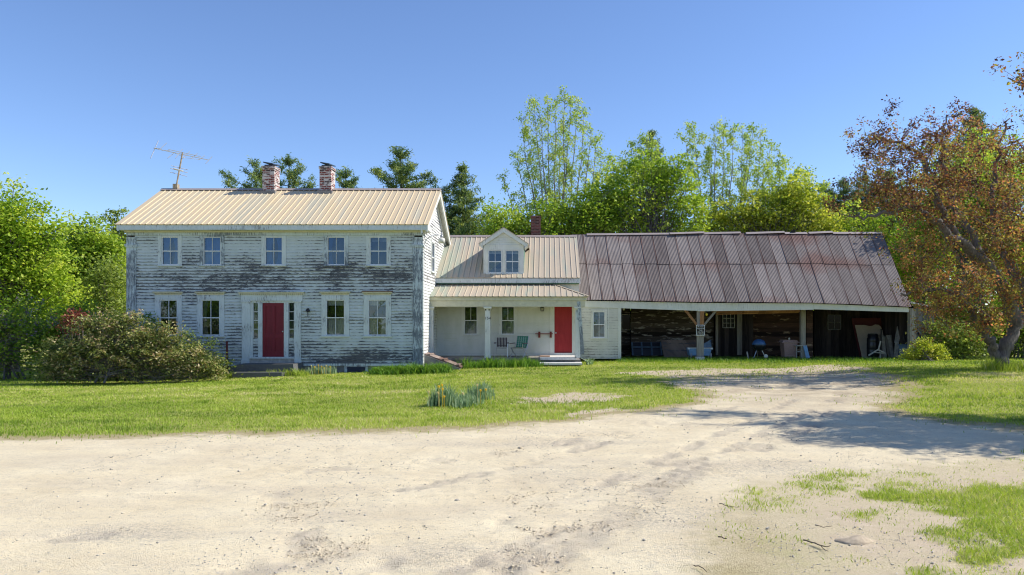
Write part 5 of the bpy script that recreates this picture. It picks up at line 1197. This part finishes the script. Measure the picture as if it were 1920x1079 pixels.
def stem_tree(name, label, base, tops, mat, seed, size, Y, per=9, lowest=.30, r0=.10, twig=1.0, tw_n=26, lean=0., low=None):
    rng = np.random.default_rng(seed); base = np.array(base); root = thing(name, tuple(base), label, 'tree', 'sparse spring trees behind the roofs'); mb = MB(); C = []
    for tp in tops:
        tp = np.array(tp); b0 = base + rng.normal(0, .35, 3) * [1, 1, 0]
        ctrl = b0 * .55 + tp * .45 + np.array([(tp[0] - base[0]) * .10, 0, 0]); pts = []
        for t in np.linspace(0, 1, 12): pts.append(b0 * (1 - t) ** 2 + 2 * ctrl * t * (1 - t) + tp * t * t + rng.normal(0, .05, 3))
        mb.tube([tuple(p) for p in pts], [r0 * (1 - .93 * (i / 11)) for i in range(12)], 5, False)
        H = tp[2] - b0[2]
        for j in range(tw_n):
            t = lowest + (1 - lowest) * (j + rng.uniform(0, 1)) / tw_n; i = min(int(t * 11), 10); p = pts[i] + (pts[i + 1] - pts[i]) * (t * 11 - i)
            a = rng.uniform(0, 2 * np.pi); L = twig * rng.uniform(.35, 1.1) * (1.25 - .75 * t); d = np.array([math.cos(a) * .75, math.sin(a) * .75, .75]); e = p + d * L
            mb.tube([tuple(p), tuple((p + e) / 2 + rng.normal(0, .03, 3)), tuple(e)], [.018, .012, .005], 3, False)
            for f in (.55, .8, 1.0): C.append((p + d * L * f, per * (.55 if f < 1 else 1.2)))
        C.append((tp, per * 2))
    n = [max(1, int(c * rng.uniform(.4, 1.3))) for _, c in C]; P0 = np.repeat(np.array([c for c, _ in C]), n, 0); tone = np.repeat(np.clip(.5 + rng.normal(0, .2, len(C)), 0, 1), n)
    pos = P0 + rng.normal(0, 1, P0.shape) * .13
    V, Q, rv = leaves_np(rng, pos, size, np.clip(tone + rng.normal(0, .12, len(pos)), 0, 1), up=.1, aspect=.6)
    mb.build('trunk', 'bark pale', root); np_mesh('crown', V, Q, mat, root, {'rnd': ('FACE', rv)}); return root

def pine(name, label, px, pytop, Y, half_px, seed, whorl=.6, gap=.15, upsweep=.3, cat='tree', group=None, z0=-.3, low=.2, full=.24, tuft=13):
    rng = np.random.default_rng(seed); x0 = X(px, Y); zt = Z(pytop, Y); root = thing(name, (x0, Y, z0), label, cat, group); mb = MB(); C = []
    H = zt - z0; Rm = half_px * Y / FPX
    mb.tube([(x0 + rng.normal(0, .04), Y, z0 + H * t) for t in np.linspace(0, 1, 8)], [.30 * (1 - .96 * t) for t in np.linspace(0, 1, 8)], 7, False)
    z = z0 + H * low
    while z < zt - .1:
        f = (zt - z) / H; L0 = Rm * min(1., (f / full) ** 1.05); nb = int(rng.integers(5, 8)); a0 = rng.uniform(0, 6.28)
        for b in range(nb):
            if rng.uniform() < gap: continue
            a = a0 + 6.283 * b / nb + rng.normal(0, .3); L = L0 * (rng.uniform(.5, 1.05) if rng.uniform() < .7 else rng.uniform(.9, 1.25)) + .10; d = np.array([math.cos(a), math.sin(a), 0]); up_ = upsweep * rng.uniform(.5, 1.6) + .7 * max(0, 1 - f * 7)
            p = np.array([x0, Y, z]); pts = [p + d * L * t + np.array([0, 0, L * up_ * (.35 * t + .65 * t * t)]) for t in (0, .35, .7, 1)]
            mb.tube([tuple(q) for q in pts], [.045, .03, .018, .006], 3, False)
            for j in range(max(4, int(L * 12))):
                t = rng.uniform(.18, 1.03); i = min(int(t * 3), 2); q = pts[i] + (pts[i + 1] - pts[i]) * min(1.05, (t * 3 - i)); sd = np.array([-d[1], d[0], 0]) * rng.normal(0, .15 * L * (1.1 - t) + .05)
                C.append(q + sd + [0, 0, rng.normal(.06, .06)])
        z += whorl * rng.uniform(.7, 1.25)
    for t in np.linspace(0, .5, 6): C.append(np.array([x0, Y, zt - t]))
    C = np.array(C); k = np.repeat(np.arange(len(C)), tuft); pos = C[k] + rng.normal(0, 1, (len(k), 3)) * [.13, .13, .12]
    tone = np.clip(.45 + rng.normal(0, .24, len(C)), 0, 1)[k] + rng.normal(0, .13, len(k))
    V, Q, rv = leaves_np(rng, pos, .26, np.clip(tone, 0, 1), up=.0, aspect=.2)
    mb.build('trunk', 'bark dark', root); np_mesh('crown', V, Q, 'needle', root, {'rnd': ('FACE', rv)}); return root

BG = 'trees behind the buildings'
# conifers over the main roof
pine('pine_tree', 'broad pine crown showing over the ridge left of the left chimney', 482, 302, 52, 64, 21, group=BG, gap=.1, full=.2, whorl=.75)
pine('pine_tree', 'yellow green pine top between the two brick chimneys', 541, 296, 55, 64, 22, group=BG, gap=.22, whorl=.8, full=.2, upsweep=.4)
pine('pine_tree', 'smallest pine top, just right of the right brick chimney', 647, 315, 56, 48, 23, group=BG, gap=.1, full=.2)
pine('pine_tree', 'open armed pine standing alone over the right end of the tan roof', 752, 279, 50, 112, 24, group=BG, whorl=.8, gap=.1, upsweep=.3, full=.34, tuft=16)
pine('pine_tree', 'dense dark pine beside the right gable of the farmhouse', 868, 316, 49, 80, 25, group=BG, gap=.0, whorl=.55, full=.42)
pine('pine_tree', 'dark pine tip poking out above the round maple over the barn', 1222, 252, 58, 60, 26, group=BG, gap=.1, whorl=.7, full=.25)
for i, (px, py, hp, lab) in enumerate(((1545, 342, 46, 'dusky far pine at the left of the gap over the barn ridge'), (1582, 334, 48, 'dusky far pine in the middle of the gap over the barn ridge'), (1622, 330, 48, 'dusky far pine just left of the crabapple crown'), (1668, 318, 50, 'dusky far pine seen through the left of the crabapple crown'))):
    pine('pine_tree', lab, px, py, 76, hp, 40 + i, group='far pines beyond the barn', gap=.0, whorl=.55, low=.4, full=.22, tuft=12)
pine('pine_tree', 'tall far pine behind the top of the crabapple crown', 1826, 203, 62, 70, 47, group='far pines beyond the barn', gap=.1, whorl=.6, low=.4, full=.25)
# sparse spring trees
rg = np.random.default_rng(5); Y = 46.
tops = [P(px, py, Y + rg.uniform(-1.8, 1.8)) for px, py in ((945, 335), (968, 292), (975, 222), (1000, 192), (1012, 205), (1027, 188), (1043, 196), (1060, 178), (1070, 184), (1084, 190), (1096, 215), (1108, 245), (1120, 262), (1130, 295), (1052, 240), (990, 250))]
stem_tree('maple_tree', 'tallest thin leaved tree, many slim upright stems, over the small red chimney', (X(1045, Y), Y, -.2), tops, 'leaf spring', 6, .12, Y, per=27, r0=.11, tw_n=30, twig=1.25, lowest=.34)
Y = 47.; tops = [P(px, py, Y + rg.uniform(-1.5, 1.5)) for px, py in ((1283, 262), (1301, 238), (1320, 255), (1340, 240), (1356, 241), (1375, 243), (1392, 240), (1412, 239), (1428, 250), (1444, 272), (1462, 292), (1470, 305), (1330, 290), (1400, 285))]
stem_tree('maple_tree', 'thin leaved spring tree of slim stems over the middle of the barn roof', (X(1360, Y), Y, -.2), tops, 'leaf spring', 8, .13, Y, per=30, r0=.10, tw_n=26, twig=1.25, lowest=.40)
Y = 50.; tops = [P(px, py, Y) for px, py in ((1172, 290), (1186, 272), (1203, 262), (1216, 256), (1230, 275))]
stem_tree('maple_tree', 'small pale yellow spring tree in front of the pine tip', (X(1205, Y), Y, -.2), tops, 'leaf spring', 9, .13, Y, per=26, r0=.08, tw_n=26)
# leafy trees
def split_lobes(lobes, seed):
    r = random.Random(seed); out = []
    for px, py, rx, rz in lobes:
        if rx < 30: out.append((px, py, rx, rz)); continue
        for k in range(5):
            u = (k - 2) / 2.2 + r.uniform(-.15, .15); out.append((px + u * rx * .75, py + r.uniform(-.15, .25) * rz + abs(u) * rz * .2, rx * r.uniform(.26, .42), rz * r.uniform(.75, 1.1)))
    return out
def bgt(lab, base_px, Y, lobes, clumps, mat, seed, size=.17, per=40, cr=.31, r0=.17, grp=BG, name='leafy_tree', z0=-.3, **kw):
    return crown_tree(name, lab, 'tree', (X(base_px, Y), Y, z0), [LB(*l, Y) for l in split_lobes(lobes, seed)], clumps, per, cr, size, mat, seed=seed, r0=r0, group=grp, **kw)
Y = 45.; tops = [P(px, py, Y + rg.uniform(-1, 1)) for px, py in ((1122, 330), (1138, 312), (1155, 318), (1150, 300), (1172, 305), (1190, 300), (1140, 345))]
stem_tree('maple_tree', 'shorter yellow green spring tree in the dip between the two tall ones', (X(1150, Y), Y, -.2), tops, 'leaf spring', 10, .14, Y, per=24, r0=.07, tw_n=26, lowest=.3)
Y = 45.; tops = [P(px, py, Y + rg.uniform(-1, 1)) for px, py in ((1440, 320), (1462, 322), (1482, 335), (1500, 322), (1520, 340), (1540, 352), (1420, 318))]
stem_tree('maple_tree', 'shorter yellow green spring tree falling away to the right of the tall ones', (X(1480, Y), Y, -.2), tops, 'leaf spring', 11, .14, Y, per=24, r0=.07, tw_n=26, lowest=.3)
bgt('dark green round maple behind the left half of the barn roof', 1225, 43, [(1225, 370, 78, 70), (1160, 400, 60, 62), (1265, 330, 45, 50), (1210, 310, 45, 40), (1135, 360, 34, 48), (1285, 410, 40, 60)], 430, 'leaf mid', 51)
bgt('sunlit green maple behind the right half of the barn roof', 1465, 44, [(1450, 400, 72, 62), (1505, 390, 50, 52), (1400, 420, 60, 50), (1490, 350, 34, 34), (1345, 420, 45, 45), (1545, 420, 36, 44)], 460, 'leaf yellow', 52, size=.17)
bgt('narrow dark tree rising above the sunlit maple', 1500, 50, [(1500, 345, 24, 34), (1490, 380, 36, 34)], 60, 'leaf mid', 53)
bgt('low olive tree beside the small red chimney', 985, 42, [(960, 425, 52, 50), (1010, 420, 46, 55), (925, 420, 28, 48)], 230, 'leaf mid', 54, size=.16)
bgt('mid green tree behind the slim stems left of the barn roof', 1090, 42.5, [(1080, 405, 52, 55), (1125, 400, 36, 60), (1050, 430, 40, 40)], 250, 'leaf mid', 55)
bgt('green tree behind the right end of the barn', 1660, 46, [(1610, 425, 58, 45), (1560, 440, 46, 40), (1680, 440, 60, 66), (1640, 500, 60, 60)], 300, 'leaf mid', 56)
bgt('bright light green tree beyond the right gable of the barn', 1725, 40, [(1715, 470, 44, 48), (1750, 440, 40, 50), (1700, 520, 36, 40)], 190, 'leaf bright', 57, size=.16)
bgt('tall mid green tree behind the crabapple', 1800, 44, [(1790, 330, 62, 78), (1850, 300, 60, 80), (1740, 370, 50, 60), (1830, 420, 90, 80), (1905, 360, 60, 120)], 480, 'leaf bright', 58, r0=.25)
bgt('green tree at the right edge beside the crabapple', 1990, 36, [(1960, 480, 62, 90), (1930, 560, 46, 60), (2020, 380, 80, 110)], 300, 'leaf bright', 59, r0=.22)
bgt('tall tree standing off the right end of the barn', 1850, 37, [(1790, 400, 80, 60), (1850, 340, 90, 70), (1730, 440, 50, 38)], 300, 'leaf mid', 60, r0=.22, limb_frac=.35)
# left group
LG = 'trees left of the farmhouse'
bgt('bright yellow green maple, the tallest at the left edge', 25, 33, [(35, 420, 58, 70), (70, 470, 62, 60), (10, 500, 80, 80), (90, 560, 60, 60), (-50, 440, 90, 100), (25, 372, 28, 30), (110, 420, 22, 22)], 620, 'leaf bright', 61, grp=LG, size=.16, per=46, cr=.34, z0=-.5, r0=.2)
bgt('full green maple between the bright maple and the farmhouse', 165, 39, [(165, 470, 52, 62), (200, 490, 42, 60), (135, 500, 50, 60), (185, 560, 60, 70), (160, 425, 36, 30)], 520, 'leaf mid', 62, grp=LG, z0=-.5, size=.17)
bgt('thin pale sapling close to the left corner of the farmhouse', 205, 35, [(205, 545, 28, 50), (195, 510, 18, 30), (215, 590, 26, 40), (150, 560, 26, 40)], 150, 'leaf olive', 63, grp=LG, z0=-.5, size=.16, per=22, cr=.3, r0=.06, stems=3)
bgt('far tree tip above the left eave of the farmhouse', 222, 60, [(220, 402, 26, 14), (235, 430, 30, 26)], 40, 'leaf olive', 64, grp=LG, size=.24)
# lilacs and shrubs
def shrub(name, lab, px, Y, lobes, clumps, mat, seed, size, per, cr, z0, grp=None, **kw):
    return crown_tree(name, lab, 'shrub', (X(px, Y), Y, z0), [LB(*l, Y) for l in split_lobes(lobes, seed)], clumps, per, cr, size, mat, seed=seed, r0=.09, group=grp, stems=7, limb_frac=.6, **kw)
shrub('lilac_bush', 'dark lilac bush with purple bloom at the left edge', 30, 28, [(30, 640, 56, 56), (85, 612, 40, 44), (-60, 640, 80, 80), (50, 578, 24, 22), (100, 665, 40, 40), (5, 600, 30, 40)], 330, 'leaf dark', 71, .13, 26, .24, -.5, 'lilac bushes', extra=[('bloom', 'lilac bloom', .35, .07, .55)])
shrub('lilac_bush', 'dark lilac bush with purple bloom behind the rhododendron', 170, 28.6, [(165, 612, 50, 40), (215, 630, 36, 40), (120, 640, 44, 44), (150, 585, 26, 20)], 280, 'leaf dark', 72, .13, 26, .24, -.5, 'lilac bushes', extra=[('bloom', 'lilac bloom', .4, .07, .5)])
shrub('red_shrub', 'small reddish shrub rising out of the top of the rhododendron', 140, 26.6, [(140, 595, 20, 16), (130, 612, 20, 16)], 34, 'red shoot', 73, .09, 26, .16, -.45)
RY_ = 25.6
shrub('rhododendron', 'wide olive and bronze rhododendron at the left of the lawn', 235, RY_, [(190, 660, 92, 56), (140, 668, 56, 44), (265, 664, 84, 50), (345, 680, 62, 32), (200, 606, 52, 26), (290, 632, 46, 26), (110, 692, 36, 26), (240, 596, 26, 14), (150, 612, 26, 16), (330, 642, 26, 16), (395, 690, 36, 20), (305, 612, 16, 12), (365, 655, 18, 14)], 760, 'leaf rhodo', 74, .105, 44, .145, -.42, aspect=.42, shell=.35, jitter=.22)
shrub('rose_bush', 'straggling green bush between the rhododendron and the front door', 385, 27.0, [(375, 675, 36, 20), (410, 684, 28, 16), (350, 650, 30, 34), (395, 652, 16, 18)], 170, 'leaf olive', 75, .075, 22, .15, -.35)
shrub('dark_vine', 'dark creeping shrub at the foot of the left house corner', 275, 27.5, [(275, 605, 14, 18), (285, 640, 18, 30), (258, 592, 10, 8)], 60, 'leaf dark', 76, .09, 22, .14, -.45)
shrub('spirea_bush', 'bright yellow green bush at the right end of the barn', 1728, 29.6, [(1735, 657, 26, 17), (1715, 667, 22, 13), (1752, 664, 20, 16), (1700, 674, 14, 8), (1722, 645, 12, 9), (1742, 640, 7, 7), (1762, 652, 9, 9), (1690, 676, 10, 6), (1768, 670, 10, 10)], 210, 'leaf yellow', 77, .08, 22, .10, -.03, shell=.15)
for i, (px, Y, lb, mt, lab) in enumerate(((1800, 33, [(1790, 640, 44, 36), (1770, 622, 30, 26), (1820, 650, 30, 26)], 'leaf olive', 'grey green thicket between the yellow green bush and the crabapple trunk'), (1905, 34, [(1895, 625, 50, 50), (1940, 610, 50, 60), (1860, 640, 36, 30)], 'leaf dark', 'dark thicket behind the crabapple trunk'), (1760, 37, [(1745, 610, 36, 40), (1790, 590, 46, 50)], 'leaf dark', 'shadowy thicket beyond the right wall of the barn'))):
    shrub('thicket', lab, px, Y, lb, 230, mt, 80 + i, .13, 26, .24, -.05, 'thickets right of the barn')

# the crabapple: real limbs, then bronze leaves along them
def crab(label, base, limbs, lobes, clumps, seed, r0=.42, two=True):
    rng = np.random.default_rng(seed); base = np.array(base, float); root = thing('crabapple_tree', tuple(base), label, 'tree', 'bronze leaved crabapples'); mb = MB(); allp = []
    for l, ra, rb in limbs:
        l = np.array(l, float); m_ = len(l); tt = np.linspace(0, m_ - 1, (m_ - 1) * 5 + 1); pts = []
        for t in tt:
            i = min(int(t), m_ - 2); f = t - i; p0, p1, p2, p3 = l[max(i - 1, 0)], l[i], l[i + 1], l[min(i + 2, m_ - 1)]
            pts.append(.5 * (2 * p1 + (p2 - p0) * f + (2 * p0 - 5 * p1 + 4 * p2 - p3) * f * f + (3 * p1 - p0 - 3 * p2 + p3) * f ** 3))
        pts = np.array(pts); pts[2:] += rng.normal(0, .045, pts[2:].shape); mb.tube([tuple(p) for p in pts], list(np.linspace(ra, rb, len(pts)) * (1 + rng.normal(0, .05, len(pts)))), 9, False); allp.append(pts[3:])
    bones = np.concatenate(allp)
    lob = np.array(lobes, float); vol = (lob[:, 3] * lob[:, 4] * lob[:, 5]) ** .75; cnt = np.maximum(2, (clumps * vol / vol.sum()).astype(int))
    CC = np.concatenate([l[:3] + in_ellipsoid(rng, c, .25) * l[3:] for l, c in zip(lob, cnt)]); CC = CC[CC[:, 2] > base[2] + 1.0]
    order = np.argsort([np.min(np.linalg.norm(bones - c, axis=1)) for c in CC]); nodes = list(bones); C = []; 
    for i in order:
        c = CC[i]; arr = np.array(nodes); dist = np.linalg.norm(arr - c, axis=1); p = arr[np.argmin(dist + .25 * np.maximum(0, arr[:, 2] - c[2]))]; d = c - p; L = np.linalg.norm(d)
        pts = [p, p + d * .33 + rng.normal(0, .07, 3) * L, p + d * .66 + rng.normal(0, .07, 3) * L, c]
        r = .010 + .012 * min(L, 2.5); mb.tube([tuple(q) for q in pts], [r, r * .8, r * .6, r * .35], 4, False); nodes += [pts[1], pts[2], pts[3]]
        for q, wgt in ((pts[1], .35), (pts[2], .7), (pts[3], 1.)): C.append((q, wgt))
        for _ in range(3):
            e = c + rng.normal(0, .34, 3) + [0, 0, .08]; mb.tube([tuple(c), tuple(e)], [.008, .003], 3, False); C.append((e, 1.1))
    n = [int(rng.poisson(30 * w_ * rng.uniform(.1, 1.9))) for _, w_ in C]; P0 = np.repeat(np.array([c for c, _ in C]), n, 0); zc = np.array([c[2] for c, _ in C]); lowc = sstep(5.6, 3.4, zc + rng.normal(0, .7, len(C))); tone = np.repeat(np.clip(np.where(rng.uniform(0, 1, len(C)) < lowc, .60 + rng.normal(0, .12, len(C)), .40 + rng.normal(0, .26, len(C))), 0, 1), n)
    pos = P0 + rng.normal(0, .10, P0.shape); V, Q, rv = leaves_np(rng, pos, .08, np.clip(tone + rng.normal(0, .17, len(pos)), 0, 1), up=.15, aspect=.55)
    mb.build('trunk', 'bark grey', root, True); np_mesh('crown', V, Q, 'leaf crab', root, {'rnd': ('FACE', rv)}); return root
TY = 23.2; q = lambda px, py, dy=0.: P(px, py, TY + dy)
limbs = [([q(1880, 704), q(1879, 672), q(1891, 640, .1), q(1907, 610, .2), q(1925, 575, .4), q(1960, 500, .6), q(1990, 380, .8), q(1985, 260, .9)], .25, .06),
         ([q(1876, 682), q(1864, 658, -.1), q(1850, 630, -.2), q(1832, 600, -.3), q(1800, 560, -.6), q(1750, 545, -.9), q(1690, 548, -1.1)], .17, .03),
         ([q(1905, 606, .1), q(1890, 560), q(1850, 500, -.3), q(1800, 455, -.6), q(1760, 420, -.8), q(1720, 390, -1), q(1690, 370, -1.1)], .24, .04),
         ([q(1800, 455, -.6), q(1765, 400, -.3), q(1745, 340, 0), q(1720, 290, .2), q(1660, 260, .4), q(1610, 265, .5)], .12, .015),
         ([q(1850, 500, -.3), q(1800, 400, .4), q(1770, 330, .9), q(1765, 260, 1.2), q(1775, 215, 1.4)], .13, .015),
         ([q(1930, 560, .4), q(1880, 470, 1.2), q(1860, 380, 1.6), q(1870, 290, 1.7), q(1890, 220, 1.7)], .17, .02),
         ([q(1720, 390, -1), q(1660, 400, -1.2), q(1610, 410, -1.4), q(1580, 400, -1.4)], .07, .01),
         ([q(1925, 575, .4), q(1990, 520, .2), q(2080, 430, 0), q(2160, 380, -.2)], .22, .03)]
L2 = lambda px, py, rx, rz, dy=0., ry=1.4: (*q(px, py, dy), rx * TY / FPX, ry, rz * TY / FPX)
lobes = [L2(1800, 430, 105, 95, -1.0, 3.0), L2(1712, 368, 82, 56, -1.3, 1.9), L2(1660, 330, 60, 55, -.8, 1.6), L2(1760, 310, 80, 66, -.6, 2.2), L2(1635, 275, 56, 24, -.2, .9), L2(1690, 268, 46, 34, .1, 1.0), L2(1615, 268, 34, 18, .3, .7), L2(1660, 300, 44, 30, -.3, .9), L2(1800, 250, 60, 45, 1, 1.2), L2(1870, 330, 90, 110, .8, 2.2), L2(1772, 528, 66, 46, -1.6, 1.9), L2(1820, 560, 90, 55, -1.2, 2.4), L2(1722, 556, 40, 26, -1, .9), L2(1900, 480, 90, 100, .5, 2.4), L2(1868, 588, 52, 24, -.8, 1.3), L2(1915, 560, 50, 36, -1.0, 1.3), L2(1770, 600, 60, 26, -.6, 1.2), L2(1606, 392, 44, 20, -1.3, .7), L2(1990, 400, 110, 160, .3, 2.5), L2(2080, 470, 90, 120, 0, 2.2)]
crab('bronze leaved crabapple with twin grey trunk on the lawn right of the barn', q(1876, 699), limbs, lobes, 400, 91)
# a second crabapple just past the right edge: its twigs reach the top corner and its shade lies on the drive
TY = 13.; b_ = (13.6, 13.2, -.1)
limbs = [([b_, (13.5, 13.2, 1.0), (13.2, 13.1, 2.2), (12.6, 12.8, 3.6), (12.0, 12.6, 5.0), (11.6, 12.4, 6.4)], .34, .05), ([(13.4, 13.1, 1.6), (12.6, 12.2, 3.0), (11.6, 11.4, 4.4), (10.8, 10.8, 5.4)], .18, .03), ([(13.2, 13.1, 2.2), (14.0, 13.5, 4.0), (14.4, 13.7, 5.6), (14.2, 13.7, 7)], .2, .03), ([(12.6, 12.8, 3.6), (11.6, 13.8, 5.0), (10.6, 14.8, 6.0), (9.5, 15.3, 6.7)], .10, .012)]
lobes = [(11.6, 12.6, 5.6, 1.5, 1.7, 1.2), (13.6, 13.3, 6.0, 1.8, 1.8, 1.4), (11.0, 11.2, 4.7, 1.3, 1.3, .8), (10.2, 14.9, 6.3, .9, .8, .5), (12.2, 11.0, 4.2, 1.5, 1.3, .9), (14.6, 12.2, 4.6, 1.5, 1.5, 1.2), (10.9, 13.6, 4.8, 1.2, 1.1, .8)]
crab('second bronze leaved crabapple whose twigs enter at the top right corner', b_, limbs, lobes, 380, 92, two=False)

# flower beds
def spears(name, lab, cat, pts, n, h, wd, mat, seed, lean=.45, grp=None, flowers=None, dome_=0.):
    rng = np.random.default_rng(seed); c = np.array(pts, float); cx, cy = c[:, 0].mean(), c[:, 1].mean(); root = thing(name, (cx, cy, float(gz(cx, cy))), lab, cat, grp); dome = dome_
    k = rng.integers(0, len(c), n); x = c[k, 0] + rng.normal(0, 1, n) * c[k, 2] * .45; y = c[k, 1] + rng.normal(0, 1, n) * c[k, 3] * .45
    dd = np.sqrt(((x - c[k, 0]) / c[k, 2]) ** 2 + ((y - c[k, 1]) / c[k, 3]) ** 2); hh_ = h * (1 - dome * np.clip(dd, 0, 1)) * (1 + rng.normal(0, .2, len(c)))[k]
    V, Q = blades(rng, x, y, rng.uniform(.55, 1.1, n) * hh_, rng.uniform(.8, 1.2, n) * wd, lean)
    np_mesh('leaves', V, Q, mat, root, {'rnd': ('FACE', np.repeat(np.clip(rng.normal(.5, .22, n), 0, 1), 2))})
    if flowers:
        for i, (fx_, fy_, fz_) in enumerate(flowers):
            m_ = MB(); m_.tube([(fx_, fy_ + .03, float(gz(fx_, fy_))), (fx_, fy_ + .01, fz_)], .005, 4); r_ = .024
            for j in range(6):
                a = j * math.pi / 3 + i; m_.hexa([(fx_ + r_ * 1.3 * math.cos(a + d) * f, fy_ - .01 - t * .012, fz_ + r_ * 1.3 * math.sin(a + d) * f) for t in (0, 1) for d, f in ((-.4, .6), (0, 1.1), (.4, .6), (0, .05))])
            m_.lathe((fx_, fy_ - .03, fz_ - .015), [(.012, 0), (.016, .015), (.022, .03)], 8)
            m_.build('flower', 'petal' if i % 4 else 'pale petal', root)
def fl(Y, *pxs): return [(X(a, Y - .1 * (k % 2)), Y - .1 * (k % 2), Z(b, Y)) for k, (a, b) in enumerate(pxs)]
D1 = [(X(817, 15.7), 15.9, .22, .3), (X(829, 16.2), 16.2, .22, .35), (X(840, 15.8), 15.8, .26, .35), (X(845, 16.6), 16.6, .24, .3)]
spears('daffodil_clump', 'left clump of grey green daffodils with orange flowers in the lawn', 'daffodils', D1, 760, .48, .020, 'daffodil leaf', 101, .42, 'daffodil clumps in the lawn', dome_=.6, flowers= fl(15.5, (804, 735), (823, 724), (829, 722), (830, 729), (822, 737), (833, 743)))
D2 = [(X(872, 16.2), 16.2, .26, .35), (X(890, 17.0), 17.0, .34, .4), (X(907, 17.8), 17.8, .28, .35), (X(885, 16.0), 16.0, .3, .35), (X(868, 15.4), 15.4, .22, .28), (X(902, 17.0), 17.0, .24, .3)]
spears('daffodil_clump', 'right, larger clump of grey green daffodils with orange flowers in the lawn', 'daffodils', D2, 1100, .46, .020, 'daffodil leaf', 102, .42, 'daffodil clumps in the lawn', dome_=.6, flowers= fl(15.8, (868, 738), (873, 750), (901, 732), (911, 730), (895, 722)))
dl = [(X(px, 27.1), 27.1 + .2 * math.sin(px), .35, .45) for px in range(706, 838, 8)]
spears('daylily_bed', 'dense bright green daylily bed along the right of the farmhouse front', 'plants', dl, 2800, .50, .028, 'lush blade', 103, 1.0, dome_=.4)
spears('daffodil_clump', 'pale flowered daffodils against the house right of the front step', 'daffodils', [(X(px, 27.3), 27.35, .3, .2) for px in (580, 592, 604, 615)], 420, .34, .02, 'daffodil leaf', 104, .4, 'daffodils along the house', fl(27.1, (584, 686), (590, 688), (597, 685), (603, 687), (612, 686), (619, 688), (608, 690)))
spears('iris_bed', 'tall grassy iris leaves in front of the porch floor', 'plants', [(X(px, 29.0), 29.0 + .15 * math.sin(px * 3), .35, .35) for px in range(872, 1012, 7)], 1700, .48, .024, 'lush blade', 105, .6, dome_=.4)
spears('weed_tuft', 'coarse grass tuft at the foot of the crabapple trunk', 'grass tuft', [(X(1860, 22.8), 22.8, .3, .3), (X(1890, 22.7), 22.7, .5, .3), (X(1915, 22.9), 22.9, .4, .4)], 700, .40, .014, 'grass blade', 106, .6)
spears('weed_tuft', 'rough grass growing up around the granite front step', 'grass tuft', [(X(px, 27), 26.8, .3, .25) for px in (425, 440, 455, 470, 490, 515, 540, 560, 570)], 900, .26, .014, 'grass blade', 107, .7)
spears('milkweed', 'single leafy weed beside the lower porch slab', 'weed', [(X(1104, 29.8), 29.8, .12, .12)], 26, .36, .05, 'leaf_' if False else 'daffodil leaf', 108, .9)
rng = np.random.default_rng(66); x, y = scatter(rng, 3.0, 15.8, 31.0, 33.6, 170)
V, Q = blades(rng, x, y, rng.uniform(.10, .26, len(x)), rng.uniform(.010, .018, len(x)), .7)
o = np_mesh('grass', V, Q, 'lush blade', None, {'rnd': ('FACE', np.repeat(np.clip(rng.normal(.45, .2, len(x)), 0, 1), 2))}); tag(o, 'long shaded grass along the barn opening', None, kind='stuff')

# a far wood closing the view, and the trees across the road that the windows mirror
rng = np.random.default_rng(44); n = 3000; cx_ = rng.uniform(-62, 75, n); cy_ = rng.uniform(66, 84, n); cz_ = rng.uniform(0, 1, n) ** .8 * (8.5 + 3.2 * fbm(cx_ * .12, cy_ * .1, 3, 8)); C = np.stack([cx_, cy_, cz_], 1)
k = np.repeat(np.arange(n), 34); pos = C[k] + rng.normal(0, .85, (len(k), 3)); tone = np.clip(.5 + rng.normal(0, .2, n), 0, 1)[k] + rng.normal(0, .12, len(k))
V, Q, rv = leaves_np(rng, pos, .5, np.clip(tone, 0, 1)); o = np_mesh('woodland', V, Q, 'leaf mid', None, {'rnd': ('FACE', rv)}); tag(o, 'far green wood behind the farm', None, kind='stuff')
src = bgt('green roadside tree across the drive, mirrored in the front windows', 960, 30, [(960, 420, 110, 110), (900, 470, 90, 90), (1040, 470, 90, 90), (960, 540, 120, 80)], 300, 'leaf mid', 95, size=.4, per=24, cr=.6, grp='trees across the road', name='roadside_tree')
src.location = (-9, -14, 0); src.scale = (1, 1, .68)
for i, (x, y, rz) in enumerate(((-20, -15, 1.), (2, -16, 2.1), (-31, -18, 4.), (-42, -16, 3.), (-26, -23, .4), (-14, -22, 5.), (-37, -24, 2.), (-4, -22, 1.5))):
    c = src.copy(); col.objects.link(c); c.location = (x, y, 0); c.rotation_euler = (0, 0, rz)
    for ch in src.children:
        d = ch.copy(); col.objects.link(d); d.parent = c
